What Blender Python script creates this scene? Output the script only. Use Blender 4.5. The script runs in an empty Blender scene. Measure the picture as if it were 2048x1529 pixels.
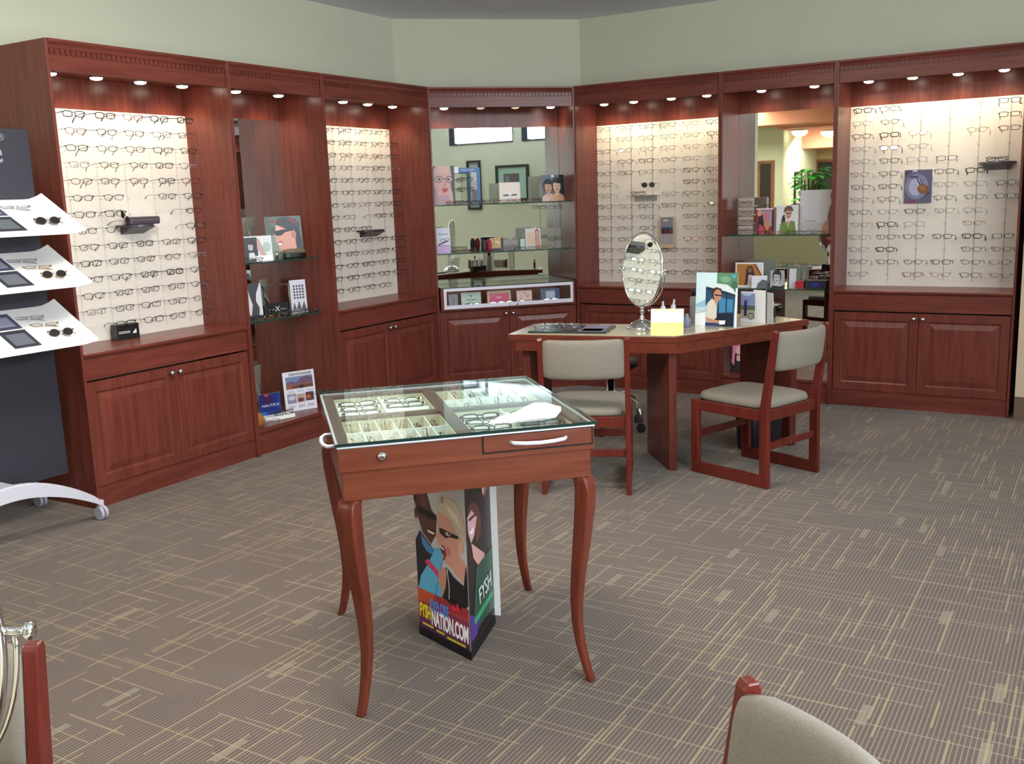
import bpy, math, random
from math import pi, sin, cos, radians as R_
from mathutils import Vector, Matrix, Euler
random.seed(7)
S = bpy.context.scene
COL = S.collection
PI = pi

# ------------------------------------------------------------------ camera
cam = bpy.data.cameras.new('camera'); cam.sensor_width = 36.0; cam.lens = 34.7327
cam.clip_start = 0.02; cam.clip_end = 100
co = bpy.data.objects.new('camera', cam); COL.objects.link(co)
_F = Vector((-0.511422, 0.839544, -0.183340)); _R = Vector((0.856810, 0.514508, -0.034034)); _U = Vector((-0.065757, 0.174493, 0.982460))
_M = Matrix((_R, _U, -_F)).transposed().to_4x4(); _M.translation = Vector((0, 0, 1.58))
co.matrix_world = _M
S.camera = co

# ------------------------------------------------------------------ world and exposure
w = bpy.data.worlds.new('world'); S.world = w; w.use_nodes = True
w.node_tree.nodes['Background'].inputs[0].default_value = (0.75, 0.85, 1.0, 1)
w.node_tree.nodes['Background'].inputs[1].default_value = 0.6
S.view_settings.view_transform = 'Standard'; S.view_settings.look = 'None'
S.view_settings.gamma = 1.0; S.view_settings.use_curve_mapping = False
S.view_settings.exposure = 0.0

# ------------------------------------------------------------------ daylight through the windows, added overhead fill lights
def area(name, loc, aim, sx, sy, power, col=(0.86, 0.93, 1.0)):
    l = bpy.data.lights.new(name, 'AREA'); l.shape = 'RECTANGLE'; l.size = sx; l.size_y = sy
    l.energy = power; l.color = col
    o = bpy.data.objects.new(name, l); COL.objects.link(o); o.location = loc
    o.rotation_euler = Vector(aim).to_track_quat('-Z', 'Y').to_euler()
    return o
area('daylight', (1.562, 3.50, 2.66), (-1, 0, 0), 1.06, 0.46, 45)
area('daylight', (1.562, 4.77, 2.66), (-1, 0, 0), 1.06, 0.46, 45)
area('daylight', (1.562, 1.00, 1.60), (-1, 0, 0), 2.38, 1.9, 125)
area('fill_light', (-2.6, 2.8, 3.0), (0, 0, -1), 1.2, 0.6, 88, (1.0, 0.95, 0.86))  # unseen fill added to brighten floor, table and walls
area('fill_light', (-1.6, -1.2, 3.0), (0, 0.3, -1), 1.2, 0.6, 60, (1.0, 0.97, 0.92))  # unseen fill added for general brightness, no fixture behind it
area('fill_light', (-6.2, -2.4, 3.0), (0, 0, -1), 1.2, 1.2, 150, (1.0, 0.95, 0.84))  # added fill that lifts the dark lobby walls
area('fill_light', (-4.9, -4.6, 2.50), (0, -.4, -1), 0.8, 0.5, 60, (1.0, 0.93, 0.82))  # added fill under the salmon soffit, besides the bowl lamps

# ------------------------------------------------------------------ materials
def lin(h):
    h = h.lstrip('#'); c = [int(h[i:i+2], 16)/255 for i in (0, 2, 4)]
    return tuple((x/12.92 if x <= .04045 else ((x+.055)/1.055)**2.4) for x in c) + (1.0,)
MATS = {}
def mat(name, col='808080', rough=0.5, metal=0.0, spec=0.5, emit=0.0, coat=0.0, noise=None, bump=0.0, bscale=200):
    if name in MATS: return MATS[name]
    m = bpy.data.materials.new(name); m.use_nodes = True
    nt = m.node_tree; b = nt.nodes['Principled BSDF']
    c = lin(col) if isinstance(col, str) else col
    b.inputs['Base Color'].default_value = c; b.inputs['Roughness'].default_value = rough
    b.inputs['Metallic'].default_value = metal; b.inputs['Specular IOR Level'].default_value = spec
    b.inputs['Coat Weight'].default_value = coat; b.inputs['Coat Roughness'].default_value = 0.12
    if emit:
        b.inputs['Emission Color'].default_value = c; b.inputs['Emission Strength'].default_value = emit
    if noise:
        sc, amt = noise
        tc = nt.nodes.new('ShaderNodeTexCoord'); n = nt.nodes.new('ShaderNodeTexNoise'); n.inputs['Scale'].default_value = sc
        n.inputs['Detail'].default_value = 4
        nt.links.new(tc.outputs['Object'], n.inputs['Vector'])
        rp = nt.nodes.new('ShaderNodeValToRGB')
        rp.color_ramp.elements[0].color = tuple(x*(1-amt) for x in c[:3])+(1,); rp.color_ramp.elements[1].color = tuple(min(1, x*(1+amt)) for x in c[:3])+(1,)
        rp.color_ramp.elements[0].position = .3; rp.color_ramp.elements[1].position = .7
        nt.links.new(n.outputs['Fac'], rp.inputs['Fac']); nt.links.new(rp.outputs['Color'], b.inputs['Base Color'])
    if bump:
        tc = nt.nodes.new('ShaderNodeTexCoord'); n = nt.nodes.new('ShaderNodeTexNoise'); n.inputs['Scale'].default_value = bscale
        nt.links.new(tc.outputs['Object'], n.inputs['Vector'])
        bp = nt.nodes.new('ShaderNodeBump'); bp.inputs['Strength'].default_value = bump; bp.inputs['Distance'].default_value = 0.004
        nt.links.new(n.outputs['Fac'], bp.inputs['Height']); nt.links.new(bp.outputs['Normal'], b.inputs['Normal'])
    MATS[name] = m
    return m
def wood(name, dark, light, axis='z', rough=0.29, coat=0.0):
    if name in MATS: return MATS[name]
    m = bpy.data.materials.new(name); m.use_nodes = True; nt = m.node_tree; b = nt.nodes['Principled BSDF']
    tc = nt.nodes.new('ShaderNodeTexCoord'); mp = nt.nodes.new('ShaderNodeMapping')
    mp.inputs['Scale'].default_value = {'z': (14, 14, 1.1), 'x': (1.1, 14, 14), 'y': (14, 1.1, 14)}[axis]
    nt.links.new(tc.outputs['Object'], mp.inputs['Vector'])
    n = nt.nodes.new('ShaderNodeTexNoise'); n.inputs['Scale'].default_value = 2.2; n.inputs['Detail'].default_value = 7; n.inputs['Roughness'].default_value = .62; n.inputs['Distortion'].default_value = .6
    nt.links.new(mp.outputs['Vector'], n.inputs['Vector'])
    rp = nt.nodes.new('ShaderNodeValToRGB'); rp.color_ramp.elements[0].position = .3; rp.color_ramp.elements[1].position = .72
    rp.color_ramp.elements[0].color = lin(dark); rp.color_ramp.elements[1].color = lin(light)
    nt.links.new(n.outputs['Fac'], rp.inputs['Fac']); nt.links.new(rp.outputs['Color'], b.inputs['Base Color'])
    b.inputs['Roughness'].default_value = rough; b.inputs['Specular IOR Level'].default_value = .3; b.inputs['Coat Weight'].default_value = coat; b.inputs['Coat Roughness'].default_value = 0.18
    MATS[name] = m
    return m
def glassy(name, tint=(1, 1, 1), refl=1.0, tint_fac=0.0, rough=0.0, base=(0.2, 0.6, 0.5)):
    """clear sheet: transparent, with a mirror reflection that grows towards grazing view"""
    if name in MATS: return MATS[name]
    m = bpy.data.materials.new(name); m.use_nodes = True; nt = m.node_tree
    nt.nodes.remove(nt.nodes['Principled BSDF']); out = nt.nodes['Material Output']
    tr = nt.nodes.new('ShaderNodeBsdfTransparent'); tr.inputs[0].default_value = (*tint, 1)
    gl = nt.nodes.new('ShaderNodeBsdfGlossy'); gl.inputs['Roughness'].default_value = rough; gl.inputs['Color'].default_value = (1, 1, 1, 1)
    lw = nt.nodes.new('ShaderNodeLayerWeight'); lw.inputs[0].default_value = .5
    pw = nt.nodes.new('ShaderNodeMath'); pw.operation = 'POWER'; pw.inputs[1].default_value = 4.5; nt.links.new(lw.outputs['Facing'], pw.inputs[0])
    mu = nt.nodes.new('ShaderNodeMath'); mu.operation = 'MULTIPLY_ADD'; mu.inputs[1].default_value = .8*refl; mu.inputs[2].default_value = .035*refl; mu.use_clamp = True
    nt.links.new(pw.outputs[0], mu.inputs[0])
    mx = nt.nodes.new('ShaderNodeMixShader'); nt.links.new(mu.outputs[0], mx.inputs[0]); nt.links.new(tr.outputs[0], mx.inputs[1]); nt.links.new(gl.outputs[0], mx.inputs[2])
    last = mx
    if tint_fac:
        df = nt.nodes.new('ShaderNodeBsdfDiffuse'); df.inputs[0].default_value = (*base, 1)
        m2 = nt.nodes.new('ShaderNodeMixShader'); m2.inputs[0].default_value = tint_fac
        nt.links.new(mx.outputs[0], m2.inputs[1]); nt.links.new(df.outputs[0], m2.inputs[2]); last = m2
    nt.links.new(last.outputs[0], out.inputs['Surface'])
    MATS[name] = m
    return m
def print_mat():
    m = bpy.data.materials.new('printed_ink'); m.use_nodes = True; nt = m.node_tree; b = nt.nodes['Principled BSDF']
    a = nt.nodes.new('ShaderNodeVertexColor'); a.layer_name = 'Col'
    nt.links.new(a.outputs['Color'], b.inputs['Base Color']); b.inputs['Roughness'].default_value = 0.35
    return m
PRINT = print_mat()
CH = wood('cherry_wood', '5f2e25', '7f4035'); CHX = wood('cherry_wood_across', '5f2e25', '7f4035', 'x')
CHT = wood('cherry_table', '5e2b1c', '79402a', 'x'); CHL = wood('cherry_leg', '56241a', '703626', 'z')
CHC = wood('chair_wood', '541c15', '702a20', 'z', .3, .3); CHD = wood('desk_wood', '5a281c', '77392a', 'x')
CREAM = mat('board_laminate', 'e9e2d6', .42); WHITE = mat('white_plastic', 'fafaf8', .3); PAPER = mat('card_paper', 'f0efee', .5)
FABRIC = mat('chair_fabric', '8b8376', .95, noise=(420, .16), bump=.5, bscale=700)
CHROME = mat('chrome', 'dcdcde', .08, 1.0); NICKEL = mat('brushed_nickel', 'b9b7b3', .32, 1.0); ALU = mat('anodised_aluminium', 'e4e6f2', .4, 0.3)
BLACK = mat('black_plastic', '131216', .35); DARK = mat('stand_panel', '2f2d38', .55, noise=(60, .08)); RUBBER = mat('rubber', '2b2a33', .6)
MIRROR = mat('mirror_silver', 'dfe6df', .012, 1.0); GLASS = glassy('clear_glass'); GLASSG = glassy('green_tinted_glass', (.93, .985, .965), .8)
EDGE = mat('glass_edge', '10302a', .15); GEDGE = mat('shelf_glass_edge', '1d4a3e', .15)
ACRYL = glassy('clear_acrylic', (.95, .96, .96), 1.2, .10, .1, (.8, .8, .82)); RODM = glassy('clear_rod', (.985, .985, .985), .5, .07, .1, (.85, .84, .82)); LENS = glassy('spectacle_lens', (.97, .97, .97), 1.6)
SUNL = mat('dark_lens', '2a2422', .08); PUCK = mat('lamp_glow', 'fff2dc', .5, emit=28.0)
GREEN = mat('green_wall_paint', 'd2d3bb', .85, noise=(3, .015)); CEIL = mat('ceiling_paint', 'eaf0fa', .9, noise=(25, .03))
PEACH = mat('warm_wall_paint', 'd3bda0', .85); BASEB = mat('vinyl_baseboard', '6d5648', .6); SALMON = mat('salmon_soffit_paint', 'c98468', .8)
CREAMT = mat('tray_lining', 'd9d8c0', .7); WHT = mat('tray_divider', 'eef2ef', .6); FRAMEG = mat('table_frame_laminate', '5f5450', .4)
DESKT = mat('desk_laminate', 'cfc6a4', .14, coat=.6); LILAC = mat('white_powder_coat', 'e6e4f4', .4)

def carpet():
    m = bpy.data.materials.new('striped_carpet'); m.use_nodes = True; nt = m.node_tree; b = nt.nodes['Principled BSDF']; L = nt.links
    tc = nt.nodes.new('ShaderNodeTexCoord'); sp = nt.nodes.new('ShaderNodeSeparateXYZ'); L.new(tc.outputs['Object'], sp.inputs[0])
    X, Y = sp.outputs[0], sp.outputs[1]
    def M(op, a, b_=None, c=None):
        n = nt.nodes.new('ShaderNodeMath'); n.operation = op
        for i, v in enumerate((a, b_, c)):
            if v is None: continue
            if isinstance(v, (int, float)): n.inputs[i].default_value = v
            else: L.new(v, n.inputs[i])
        return n.outputs[0]
    def WN(x, y, k):
        c = nt.nodes.new('ShaderNodeCombineXYZ'); L.new(x, c.inputs[0]); L.new(y, c.inputs[1]); c.inputs[2].default_value = k
        n = nt.nodes.new('ShaderNodeTexWhiteNoise'); n.noise_dimensions = '3D'; L.new(c.outputs[0], n.inputs['Vector']); return n.outputs['Value']
    def dashes(u, v, pitch, width, seg, prob, k):
        """thin lines along v, one per pitch in u, broken at random into runs"""
        ui = M('FLOOR', M('DIVIDE', u, pitch)); uf = M('FRACT', M('DIVIDE', u, pitch))
        off = M('MULTIPLY', WN(ui, ui, k), 13.0)
        vi = M('FLOOR', M('ADD', M('DIVIDE', v, seg), off))
        on = M('LESS_THAN', WN(ui, vi, k+1), prob)
        return M('MULTIPLY', on, M('LESS_THAN', uf, width/pitch))
    P = .0142
    fine = M('LESS_THAN', M('FRACT', M('DIVIDE', X, P)), .26)
    d1 = dashes(X, Y, P*2, .0078, .17, .16, 1.3)
    d2 = dashes(X, Y, P*5, .0085, .38, .28, 5.3)
    blk = dashes(X, Y, P*8, P*2.2, .13, .05, 9.1)
    c1 = dashes(Y, X, .058, .0058, .26, .40, 15.7)
    c2 = dashes(Y, X, .083, .0052, .24, .30, 21.7)
    rgb = lambda h: (lambda n: (setattr(n.outputs[0], 'default_value', lin(h)), n.outputs[0])[1])(nt.nodes.new('ShaderNodeRGB'))
    def mix(fac, a, b_):
        n = nt.nodes.new('ShaderNodeMix'); n.data_type = 'RGBA'
        if isinstance(fac, float): n.inputs[0].default_value = fac
        else: L.new(fac, n.inputs[0])
        L.new(a, n.inputs[6]); L.new(b_, n.inputs[7]); return n.outputs[2]
    nz = nt.nodes.new('ShaderNodeTexNoise'); nz.inputs['Scale'].default_value = 5; L.new(tc.outputs['Object'], nz.inputs['Vector'])
    base = mix(nz.outputs['Fac'], rgb('4a3c36'), rgb('58493f'))
    col = mix(M('MULTIPLY', fine, .62), base, rgb('8c7b68'))
    col = mix(M('MULTIPLY', blk, .5), col, rgb('8c826c'))
    col = mix(M('MULTIPLY', M('MAXIMUM', c1, c2), .60), col, rgb('928361'))
    col = mix(M('MULTIPLY', M('MAXIMUM', d1, d2), .62), col, rgb('968663'))
    n2 = nt.nodes.new('ShaderNodeTexNoise'); n2.inputs['Scale'].default_value = 320; L.new(tc.outputs['Object'], n2.inputs['Vector'])
    hv = nt.nodes.new('ShaderNodeHueSaturation'); L.new(col, hv.inputs['Color']); L.new(M('ADD', M('MULTIPLY', n2.outputs['Fac'], .5), .75), hv.inputs['Value'])
    L.new(hv.outputs[0], b.inputs['Base Color']); b.inputs['Roughness'].default_value = 1.0; b.inputs['Specular IOR Level'].default_value = .1
    b.inputs['Sheen Weight'].default_value = .25; b.inputs['Sheen Roughness'].default_value = .5
    bp = nt.nodes.new('ShaderNodeBump'); bp.inputs['Strength'].default_value = .35; bp.inputs['Distance'].default_value = .003
    L.new(n2.outputs['Fac'], bp.inputs['Height']); L.new(bp.outputs[0], b.inputs['Normal'])
    return m
CARPET = carpet()

# ------------------------------------------------------------------ mesh helpers
class MB:
    def __init__(s): s.v = []; s.f = []; s.m = []; s.c = []
    def add(s, vs, fs, mi=0, col=None):
        n = len(s.v); s.v += [tuple(x) for x in vs]
        for f in fs: s.f.append([n+i for i in f]); s.m.append(mi); s.c.append(col)
        return s
    def box(s, x0, x1, y0, y1, z0, z1, mi=0, T=None, col=None):
        vs = [(x, y, z) for z in (z0, z1) for y in (y0, y1) for x in (x0, x1)]
        if T is not None: vs = [T @ Vector(v) for v in vs]
        return s.add(vs, [(0, 2, 3, 1), (4, 5, 7, 6), (0, 1, 5, 4), (2, 6, 7, 3), (0, 4, 6, 2), (1, 3, 7, 5)], mi, col)
    def prism(s, poly, z0, z1, mi=0, axis='z', T=None):
        """poly in (a,b); extruded along axis"""
        n = len(poly); P = {'z': lambda a, b, c: (a, b, c), 'x': lambda a, b, c: (c, a, b), 'y': lambda a, b, c: (a, c, b)}[axis]
        vs = [P(a, b, z0) for a, b in poly]+[P(a, b, z1) for a, b in poly]
        if T is not None: vs = [T @ Vector(v) for v in vs]
        ar = sum(poly[i][0]*poly[(i+1) % n][1]-poly[(i+1) % n][0]*poly[i][1] for i in range(n))
        flip = (ar < 0) != (axis == 'y')
        fs = [list(range(n))[::-1], list(range(n, 2*n))]+[(i, (i+1) % n, n+(i+1) % n, n+i) for i in range(n)]
        if flip: fs = [list(f)[::-1] for f in fs]
        return s.add(vs, fs, mi)
    def tube(s, path, r, n=8, mi=0, closed=False, flat=1.0, up=None):
        path = [Vector(p) for p in path]; k = len(path); rs = r if isinstance(r, (list, tuple)) else [r]*k
        vs = []; prev = Vector(up) if up else None
        for i, p in enumerate(path):
            a = path[(i-1) % k] if (closed or i > 0) else p; b = path[(i+1) % k] if (closed or i < k-1) else p
            t = (b-a); t = t.normalized() if t.length > 1e-9 else Vector((0, 0, 1))
            if prev is None: prev = Vector((0, 0, 1)) if abs(t.z) < .9 else Vector((1, 0, 0))
            u = prev-t*prev.dot(t)
            if u.length < 1e-6: u = t.orthogonal()
            u.normalize(); w_ = t.cross(u); prev = u
            for j in range(n):
                an = 2*pi*(j+.5)/n; vs.append(p+u*cos(an)*rs[i]*flat+w_*sin(an)*rs[i])
        fs = []
        for i in range(k if closed else k-1):
            i2 = (i+1) % k
            for j in range(n):
                j2 = (j+1) % n; fs.append((i*n+j, i*n+j2, i2*n+j2, i2*n+j))
        if not closed: fs += [tuple(range(n))[::-1], tuple((k-1)*n+j for j in range(n))]
        return s.add(vs, fs, mi)
    def lathe(s, prof, n=24, mi=0, T=None, cap=True):
        vs = []
        for r, z in prof:
            for j in range(n):
                a = 2*pi*j/n; vs.append((r*cos(a), r*sin(a), z))
        if T is not None: vs = [T @ Vector(v) for v in vs]
        fs = []
        for i in range(len(prof)-1):
            for j in range(n):
                j2 = (j+1) % n; fs.append((i*n+j, i*n+j2, (i+1)*n+j2, (i+1)*n+j))
        if cap: fs += [tuple(range(n))[::-1], tuple((len(prof)-1)*n+j for j in range(n))]
        return s.add(vs, fs, mi)
    def loft(s, secs, mi=0, cap=True):
        n = len(secs[0]); vs = [v for c in secs for v in c]; fs = []
        for i in range(len(secs)-1):
            for j in range(n):
                j2 = (j+1) % n; fs.append((i*n+j, i*n+j2, (i+1)*n+j2, (i+1)*n+j))
        if cap: fs += [tuple(range(n))[::-1], tuple((len(secs)-1)*n+j for j in range(n))]
        return s.add(vs, fs, mi)
    def build(s, name, m, parent=None, bevel=0.0, smooth=False, seg=2, loc=None, rot=None):
        me = bpy.data.meshes.new(name); me.from_pydata([tuple(v) for v in s.v], [], s.f); me.validate()
        ms = m if isinstance(m, (list, tuple)) else [m]
        for x in ms: me.materials.append(x)
        for p, k in zip(me.polygons, s.m): p.material_index = k
        if any(c is not None for c in s.c):
            a = me.color_attributes.new('Col', 'FLOAT_COLOR', 'CORNER')
            for p, c in zip(me.polygons, s.c):
                c = c or (.8, .8, .8, 1)
                for li in p.loop_indices: a.data[li].color = c
        if smooth:
            for p in me.polygons: p.use_smooth = True
        me.update()
        o = bpy.data.objects.new(name, me); COL.objects.link(o)
        if parent is not None: o.parent = parent
        if loc: o.location = loc
        if rot: o.rotation_euler = rot
        if bevel:
            b = o.modifiers.new('bevel', 'BEVEL'); b.width = bevel; b.segments = seg; b.limit_method = 'ANGLE'; b.angle_limit = R_(40)
            b.harden_normals = False
        return o
def bx(name, m, parent, x0, x1, y0, y1, z0, z1, bevel=0.0):
    return MB().box(x0, x1, y0, y1, z0, z1).build(name, m, parent, bevel)
def tag(o, label, cat, group=None):
    o['label'] = label; o['category'] = cat
    if group: o['group'] = group
    return o
def thing(name, label, cat, loc=(0, 0, 0), rz=0.0, group=None, rot=None):
    o = bpy.data.objects.new(name, None); COL.objects.link(o); o.location = loc
    o.rotation_euler = rot if rot else (0, 0, rz); o.empty_display_size = .1
    return tag(o, label, cat, group)
def struct(o): o['kind'] = 'structure'; return o
def kids(o): return [c for c in KID.get(o.name, [])]
KID = {}
def copy_tree(o, loc=None, rot=None, label=None, group=None, parent=None):
    c = o.copy(); COL.objects.link(c)
    if parent is not None: c.parent = parent
    if loc is not None: c.location = loc
    if rot is not None: c.rotation_euler = rot
    if label: c['label'] = label
    if group: c['group'] = group
    for ch in list(o.children): copy_tree(ch, parent=c)
    return c
def lettering(text, m, parent, x, z, size, y=-0.0012, sx=1.0, rot=0.0, name='lettering', ext=.0004, align='CENTER', T=None, bold=0.0):
    cu = bpy.data.curves.new('t', 'FONT'); cu.body = text; cu.size = size; cu.extrude = ext; cu.align_x = align; cu.align_y = 'CENTER'; cu.resolution_u = 3; cu.offset = size*bold
    t = bpy.data.objects.new('t', cu); COL.objects.link(t); dg = bpy.context.evaluated_depsgraph_get()
    me = bpy.data.meshes.new_from_object(t.evaluated_get(dg)); bpy.data.objects.remove(t); bpy.data.curves.remove(cu)
    A = Matrix.Translation((x, y, z)) @ Matrix.Rotation(rot, 4, 'Y') @ Matrix.Rotation(pi/2, 4, 'X') @ Matrix.Diagonal((sx, 1, 1, 1))
    if T is not None: A = T @ Matrix.Rotation(rot, 4, 'Z') @ Matrix.Diagonal((sx, 1, 1, 1))
    me.transform(A); me.materials.clear(); me.materials.append(m); me.name = name
    o = bpy.data.objects.new(name, me); COL.objects.link(o); o.parent = parent
    return o
def ell(cx, cy, rx, ry, n=20, a0=0, a1=2*pi): return [(cx+rx*cos(a0+(a1-a0)*i/n), cy+ry*sin(a0+(a1-a0)*i/n)) for i in range(n)]
def rect(x0, y0, x1, y1): return [(x0, y0), (x1, y0), (x1, y1), (x0, y1)]
def picture(parent, w_, h, art, x0=None, z0=0.0, y=-0.0006, name='picture', side=None):
    """art = [(colour, polygon in 0..1)], printed layer by layer on the card's face (x to the right, z up, seen from -y)"""
    b = MB(); x0 = -w_/2 if x0 is None else x0
    for i, (c, poly) in enumerate(art):
        P = [(min(1, max(0, u)), min(1, max(0, v))) for u, v in poly]
        ar = sum(P[k][0]*P[(k+1) % len(P)][1]-P[(k+1) % len(P)][0]*P[k][1] for k in range(len(P)))
        if ar < 0: P = P[::-1]
        yy = y-0.00012*i
        if side is None: vs = [(x0+u*w_, yy, z0+v*h) for u, v in P]
        else: vs = [(side+0.00012*i+.0006, x0+u*w_, z0+v*h) for u, v in P]
        b.add(vs, [tuple(range(len(vs)))], 0, lin(c))
    return b.build(name, PRINT, parent)
def face_art(cx, cy, s, skin='d8a288', hair='2c1c18', glasses='241a1c', long=True, top=None, lips='b04048'):
    a = []
    if top: a.append((top, [(cx-1.5*s, 0), (cx-1.1*s, cy-1.5*s), (cx-.3*s, cy-1.05*s), (cx+.3*s, cy-1.05*s), (cx+1.1*s, cy-1.5*s), (cx+1.5*s, 0)]))
    a.append((hair, ell(cx, cy+.15*s, .95*s, 1.15*s) if not long else [(cx-.95*s, cy-1.4*s)]+ell(cx, cy+.2*s, .98*s, 1.1*s, 16, pi, 0)+[(cx+.95*s, cy-1.4*s)]))
    a.append((skin, [(cx-.25*s, cy-1.5*s), (cx+.25*s, cy-1.5*s), (cx+.25*s, cy-.6*s), (cx-.25*s, cy-.6*s)]))
    a.append((skin, ell(cx, cy-.05*s, .68*s, .95*s)))
    a.append((hair, ell(cx, cy+.35*s, .72*s, .62*s, 14, 0, pi)))
    for d in (-1, 1):
        a.append((glasses, ell(cx+d*.32*s, cy+.02*s, .28*s, .2*s))); a.append(('f0e4dc', ell(cx+d*.32*s, cy+.02*s, .23*s, .155*s))); a.append(('2a201c', ell(cx+d*.32*s, cy+.02*s, .08*s, .09*s, 10)))
    a.append((glasses, rect(cx-.08*s, cy+.02*s, cx+.08*s, cy+.07*s)))
    a.append(('b87c68', [(cx-.07*s, cy-.3*s), (cx+.07*s, cy-.3*s), (cx+.02*s, cy-.02*s)])); a.append((lips, ell(cx, cy-.55*s, .24*s, .09*s, 12)))
    return a
def card(name, label, cat, loc, rz, w_, h, art, t=.003, lean=0.0, group=None, m=None, text=None, back=None):
    o = thing(name, label, cat, loc, 0, group, rot=(-lean, 0, rz))
    bx('card', m or PAPER, o, -w_/2, w_/2, 0, t, 0, h)
    if art: picture(o, w_, h, art)
    for t_ in (text or []): lettering(t_[0], mat('ink_'+t_[4], t_[4], .5), o, t_[1]*w_-w_/2, t_[2]*h, t_[3], sx=t_[5] if len(t_) > 5 else 1, y=-.004)
    if lean:
        yf = h*.28; MB().prism([(t, h*.72), (t, h*.62), (yf-.004, (yf-.004)*math.tan(lean)), (yf, yf*math.tan(lean))], -.012, .012, axis='x').build('strut', PAPER, o)
    return o

# ------------------------------------------------------------------ the room shell
H = 3.04
def slab(name, m, x0, x1, y0, y1, z0, z1): return struct(bx(name, m, None, x0, x1, y0, y1, z0, z1))
slab('floor', CARPET, -8.6, 1.7, -8.2, 8.1, -.05, 0)
slab('ceiling', CEIL, -8.6, 1.7, -8.2, 8.1, H, H+.05)
slab('wall_left', GREEN, -5.23, -5.13, -1.0, 6.76, 0, H)
struct(MB().prism([(-5.13, 6.74), (-3.98, 7.83), (-4.05, 7.92), (-5.23, 6.82)], 0, H).build('wall_corner', GREEN))
slab('wall_back', GREEN, -4.05, -.40, 7.83, 7.93, 0, H)
wr = MB(); wr.box(-.492, 1.5, 7.25, 7.93, 0, 2.44); wr.box(-.40, 1.5, 7.83, 7.93, 2.44, H)
struct(wr.build('wall_right_return', PEACH))
# window wall on the right with two high windows, seen in the corner mirror
ww = MB(); X0, X1 = 1.5, 1.6
ww.box(X0, X1, 2.20, 7.9, 0, 2.40); ww.box(X0, X1, -2.5, 2.20, 0, .62); ww.box(X0, X1, -2.5, -.2, .62, 2.58); ww.box(X0, X1, -2.5, 2.20, 2.58, 2.92); ww.box(X0, X1, -2.5, 7.9, 2.92, H)
for a, b_ in ((2.20, 2.94), (4.06, 4.21), (5.33, 7.9)): ww.box(X0, X1, a, b_, 2.40, 2.92)
struct(ww.build('wall_right', GREEN))
SKYP = mat('bright_daylight', 'f4f8ff', .5, emit=3.2)
WFR = mat('window_frame_paint', '1d2038', .4)
for k, (a, b_) in enumerate(((2.94, 4.06), (4.21, 5.33))):
    f = MB()
    for (y0, y1, z0, z1) in ((a, b_, 2.40, 2.425), (a, b_, 2.895, 2.92), (a, a+.10, 2.425, 2.895), (b_-.015, b_, 2.425, 2.895)): f.box(1.49, 1.56, y0, y1, z0, z1)
    wo = struct(f.build('window_%d' % (k+1), WFR)); p = bx('window_pane', SKYP, wo, 1.57, 1.575, a, b_, 2.40, 2.92)
# plain wall behind the camera; a wide low window in the window wall, out of the picture
slab('wall_front', GREEN, -4.1, 1.6, -2.6, -2.5, 0, H)
f = MB()
for q in ((-.22, 2.22, .60, .65), (-.22, 2.22, 2.55, 2.60), (-.22, -.17, .65, 2.55), (.98, 1.02, .65, 2.55), (2.17, 2.22, .65, 2.55)): f.box(1.485, 1.56, *q)
wo = struct(f.build('window_3', WFR)); bx('window_pane', SKYP, wo, 1.57, 1.575, -.2, 2.2, .62, 2.58)
# lobby seen in the mirrors: far walls, dropped salmon soffits, door openings
slab('wall_lobby_side', GREEN, -8.5, -5.53, -4.1, -4.0, 0, H)
slab('wall_lobby_far', mat('tan_wall_paint', 'b9a680', .85), -5.6, -3.9, -6.6, -6.5, 0, H)
slab('wall_lobby_jog', GREEN, -5.63, -5.53, -6.5, -4.1, 0, H)
slab('wall_lobby_right', GREEN, -4.1, -4.0, -6.5, -2.6, 0, H)
slab('wall_lobby_left', GREEN, -8.6, -8.5, -4.1, -1.0, 0, H)
slab('wall_lobby_return', GREEN, -8.6, -5.13, -1.1, -1.0, 0, H)
slab('trim_1', SALMON, -8.5, -4.1, -3.6, -2.9, 2.72, H)
slab('trim_2', SALMON, -5.53, -4.1, -6.5, -5.3, 2.36, 2.72)
slab('trim_3', SALMON, -5.53, -4.1, -5.3, -3.6, 2.68, 2.74)
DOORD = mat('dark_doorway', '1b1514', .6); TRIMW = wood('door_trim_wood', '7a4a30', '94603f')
def doorway(n, x0, x1, yf, z1):
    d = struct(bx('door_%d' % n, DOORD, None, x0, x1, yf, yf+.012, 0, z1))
    MB().box(x0-.06, x0, yf, yf+.025, 0, z1+.06).box(x1, x1+.06, yf, yf+.025, 0, z1+.06).box(x0, x1, yf, yf+.025, z1, z1+.06).build('door_trim', TRIMW, d)
doorway(1, -5.97, -5.76, -4.0, 2.06); doorway(2, -5.50, -5.05, -6.5, 2.10)
slab('baseboard_right', BASEB, -.492, 1.49, 7.238, 7.25, 0, .16)
slab('baseboard_left', BASEB, -5.13, -5.118, -1.0, 3.19, 0, .12)

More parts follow.
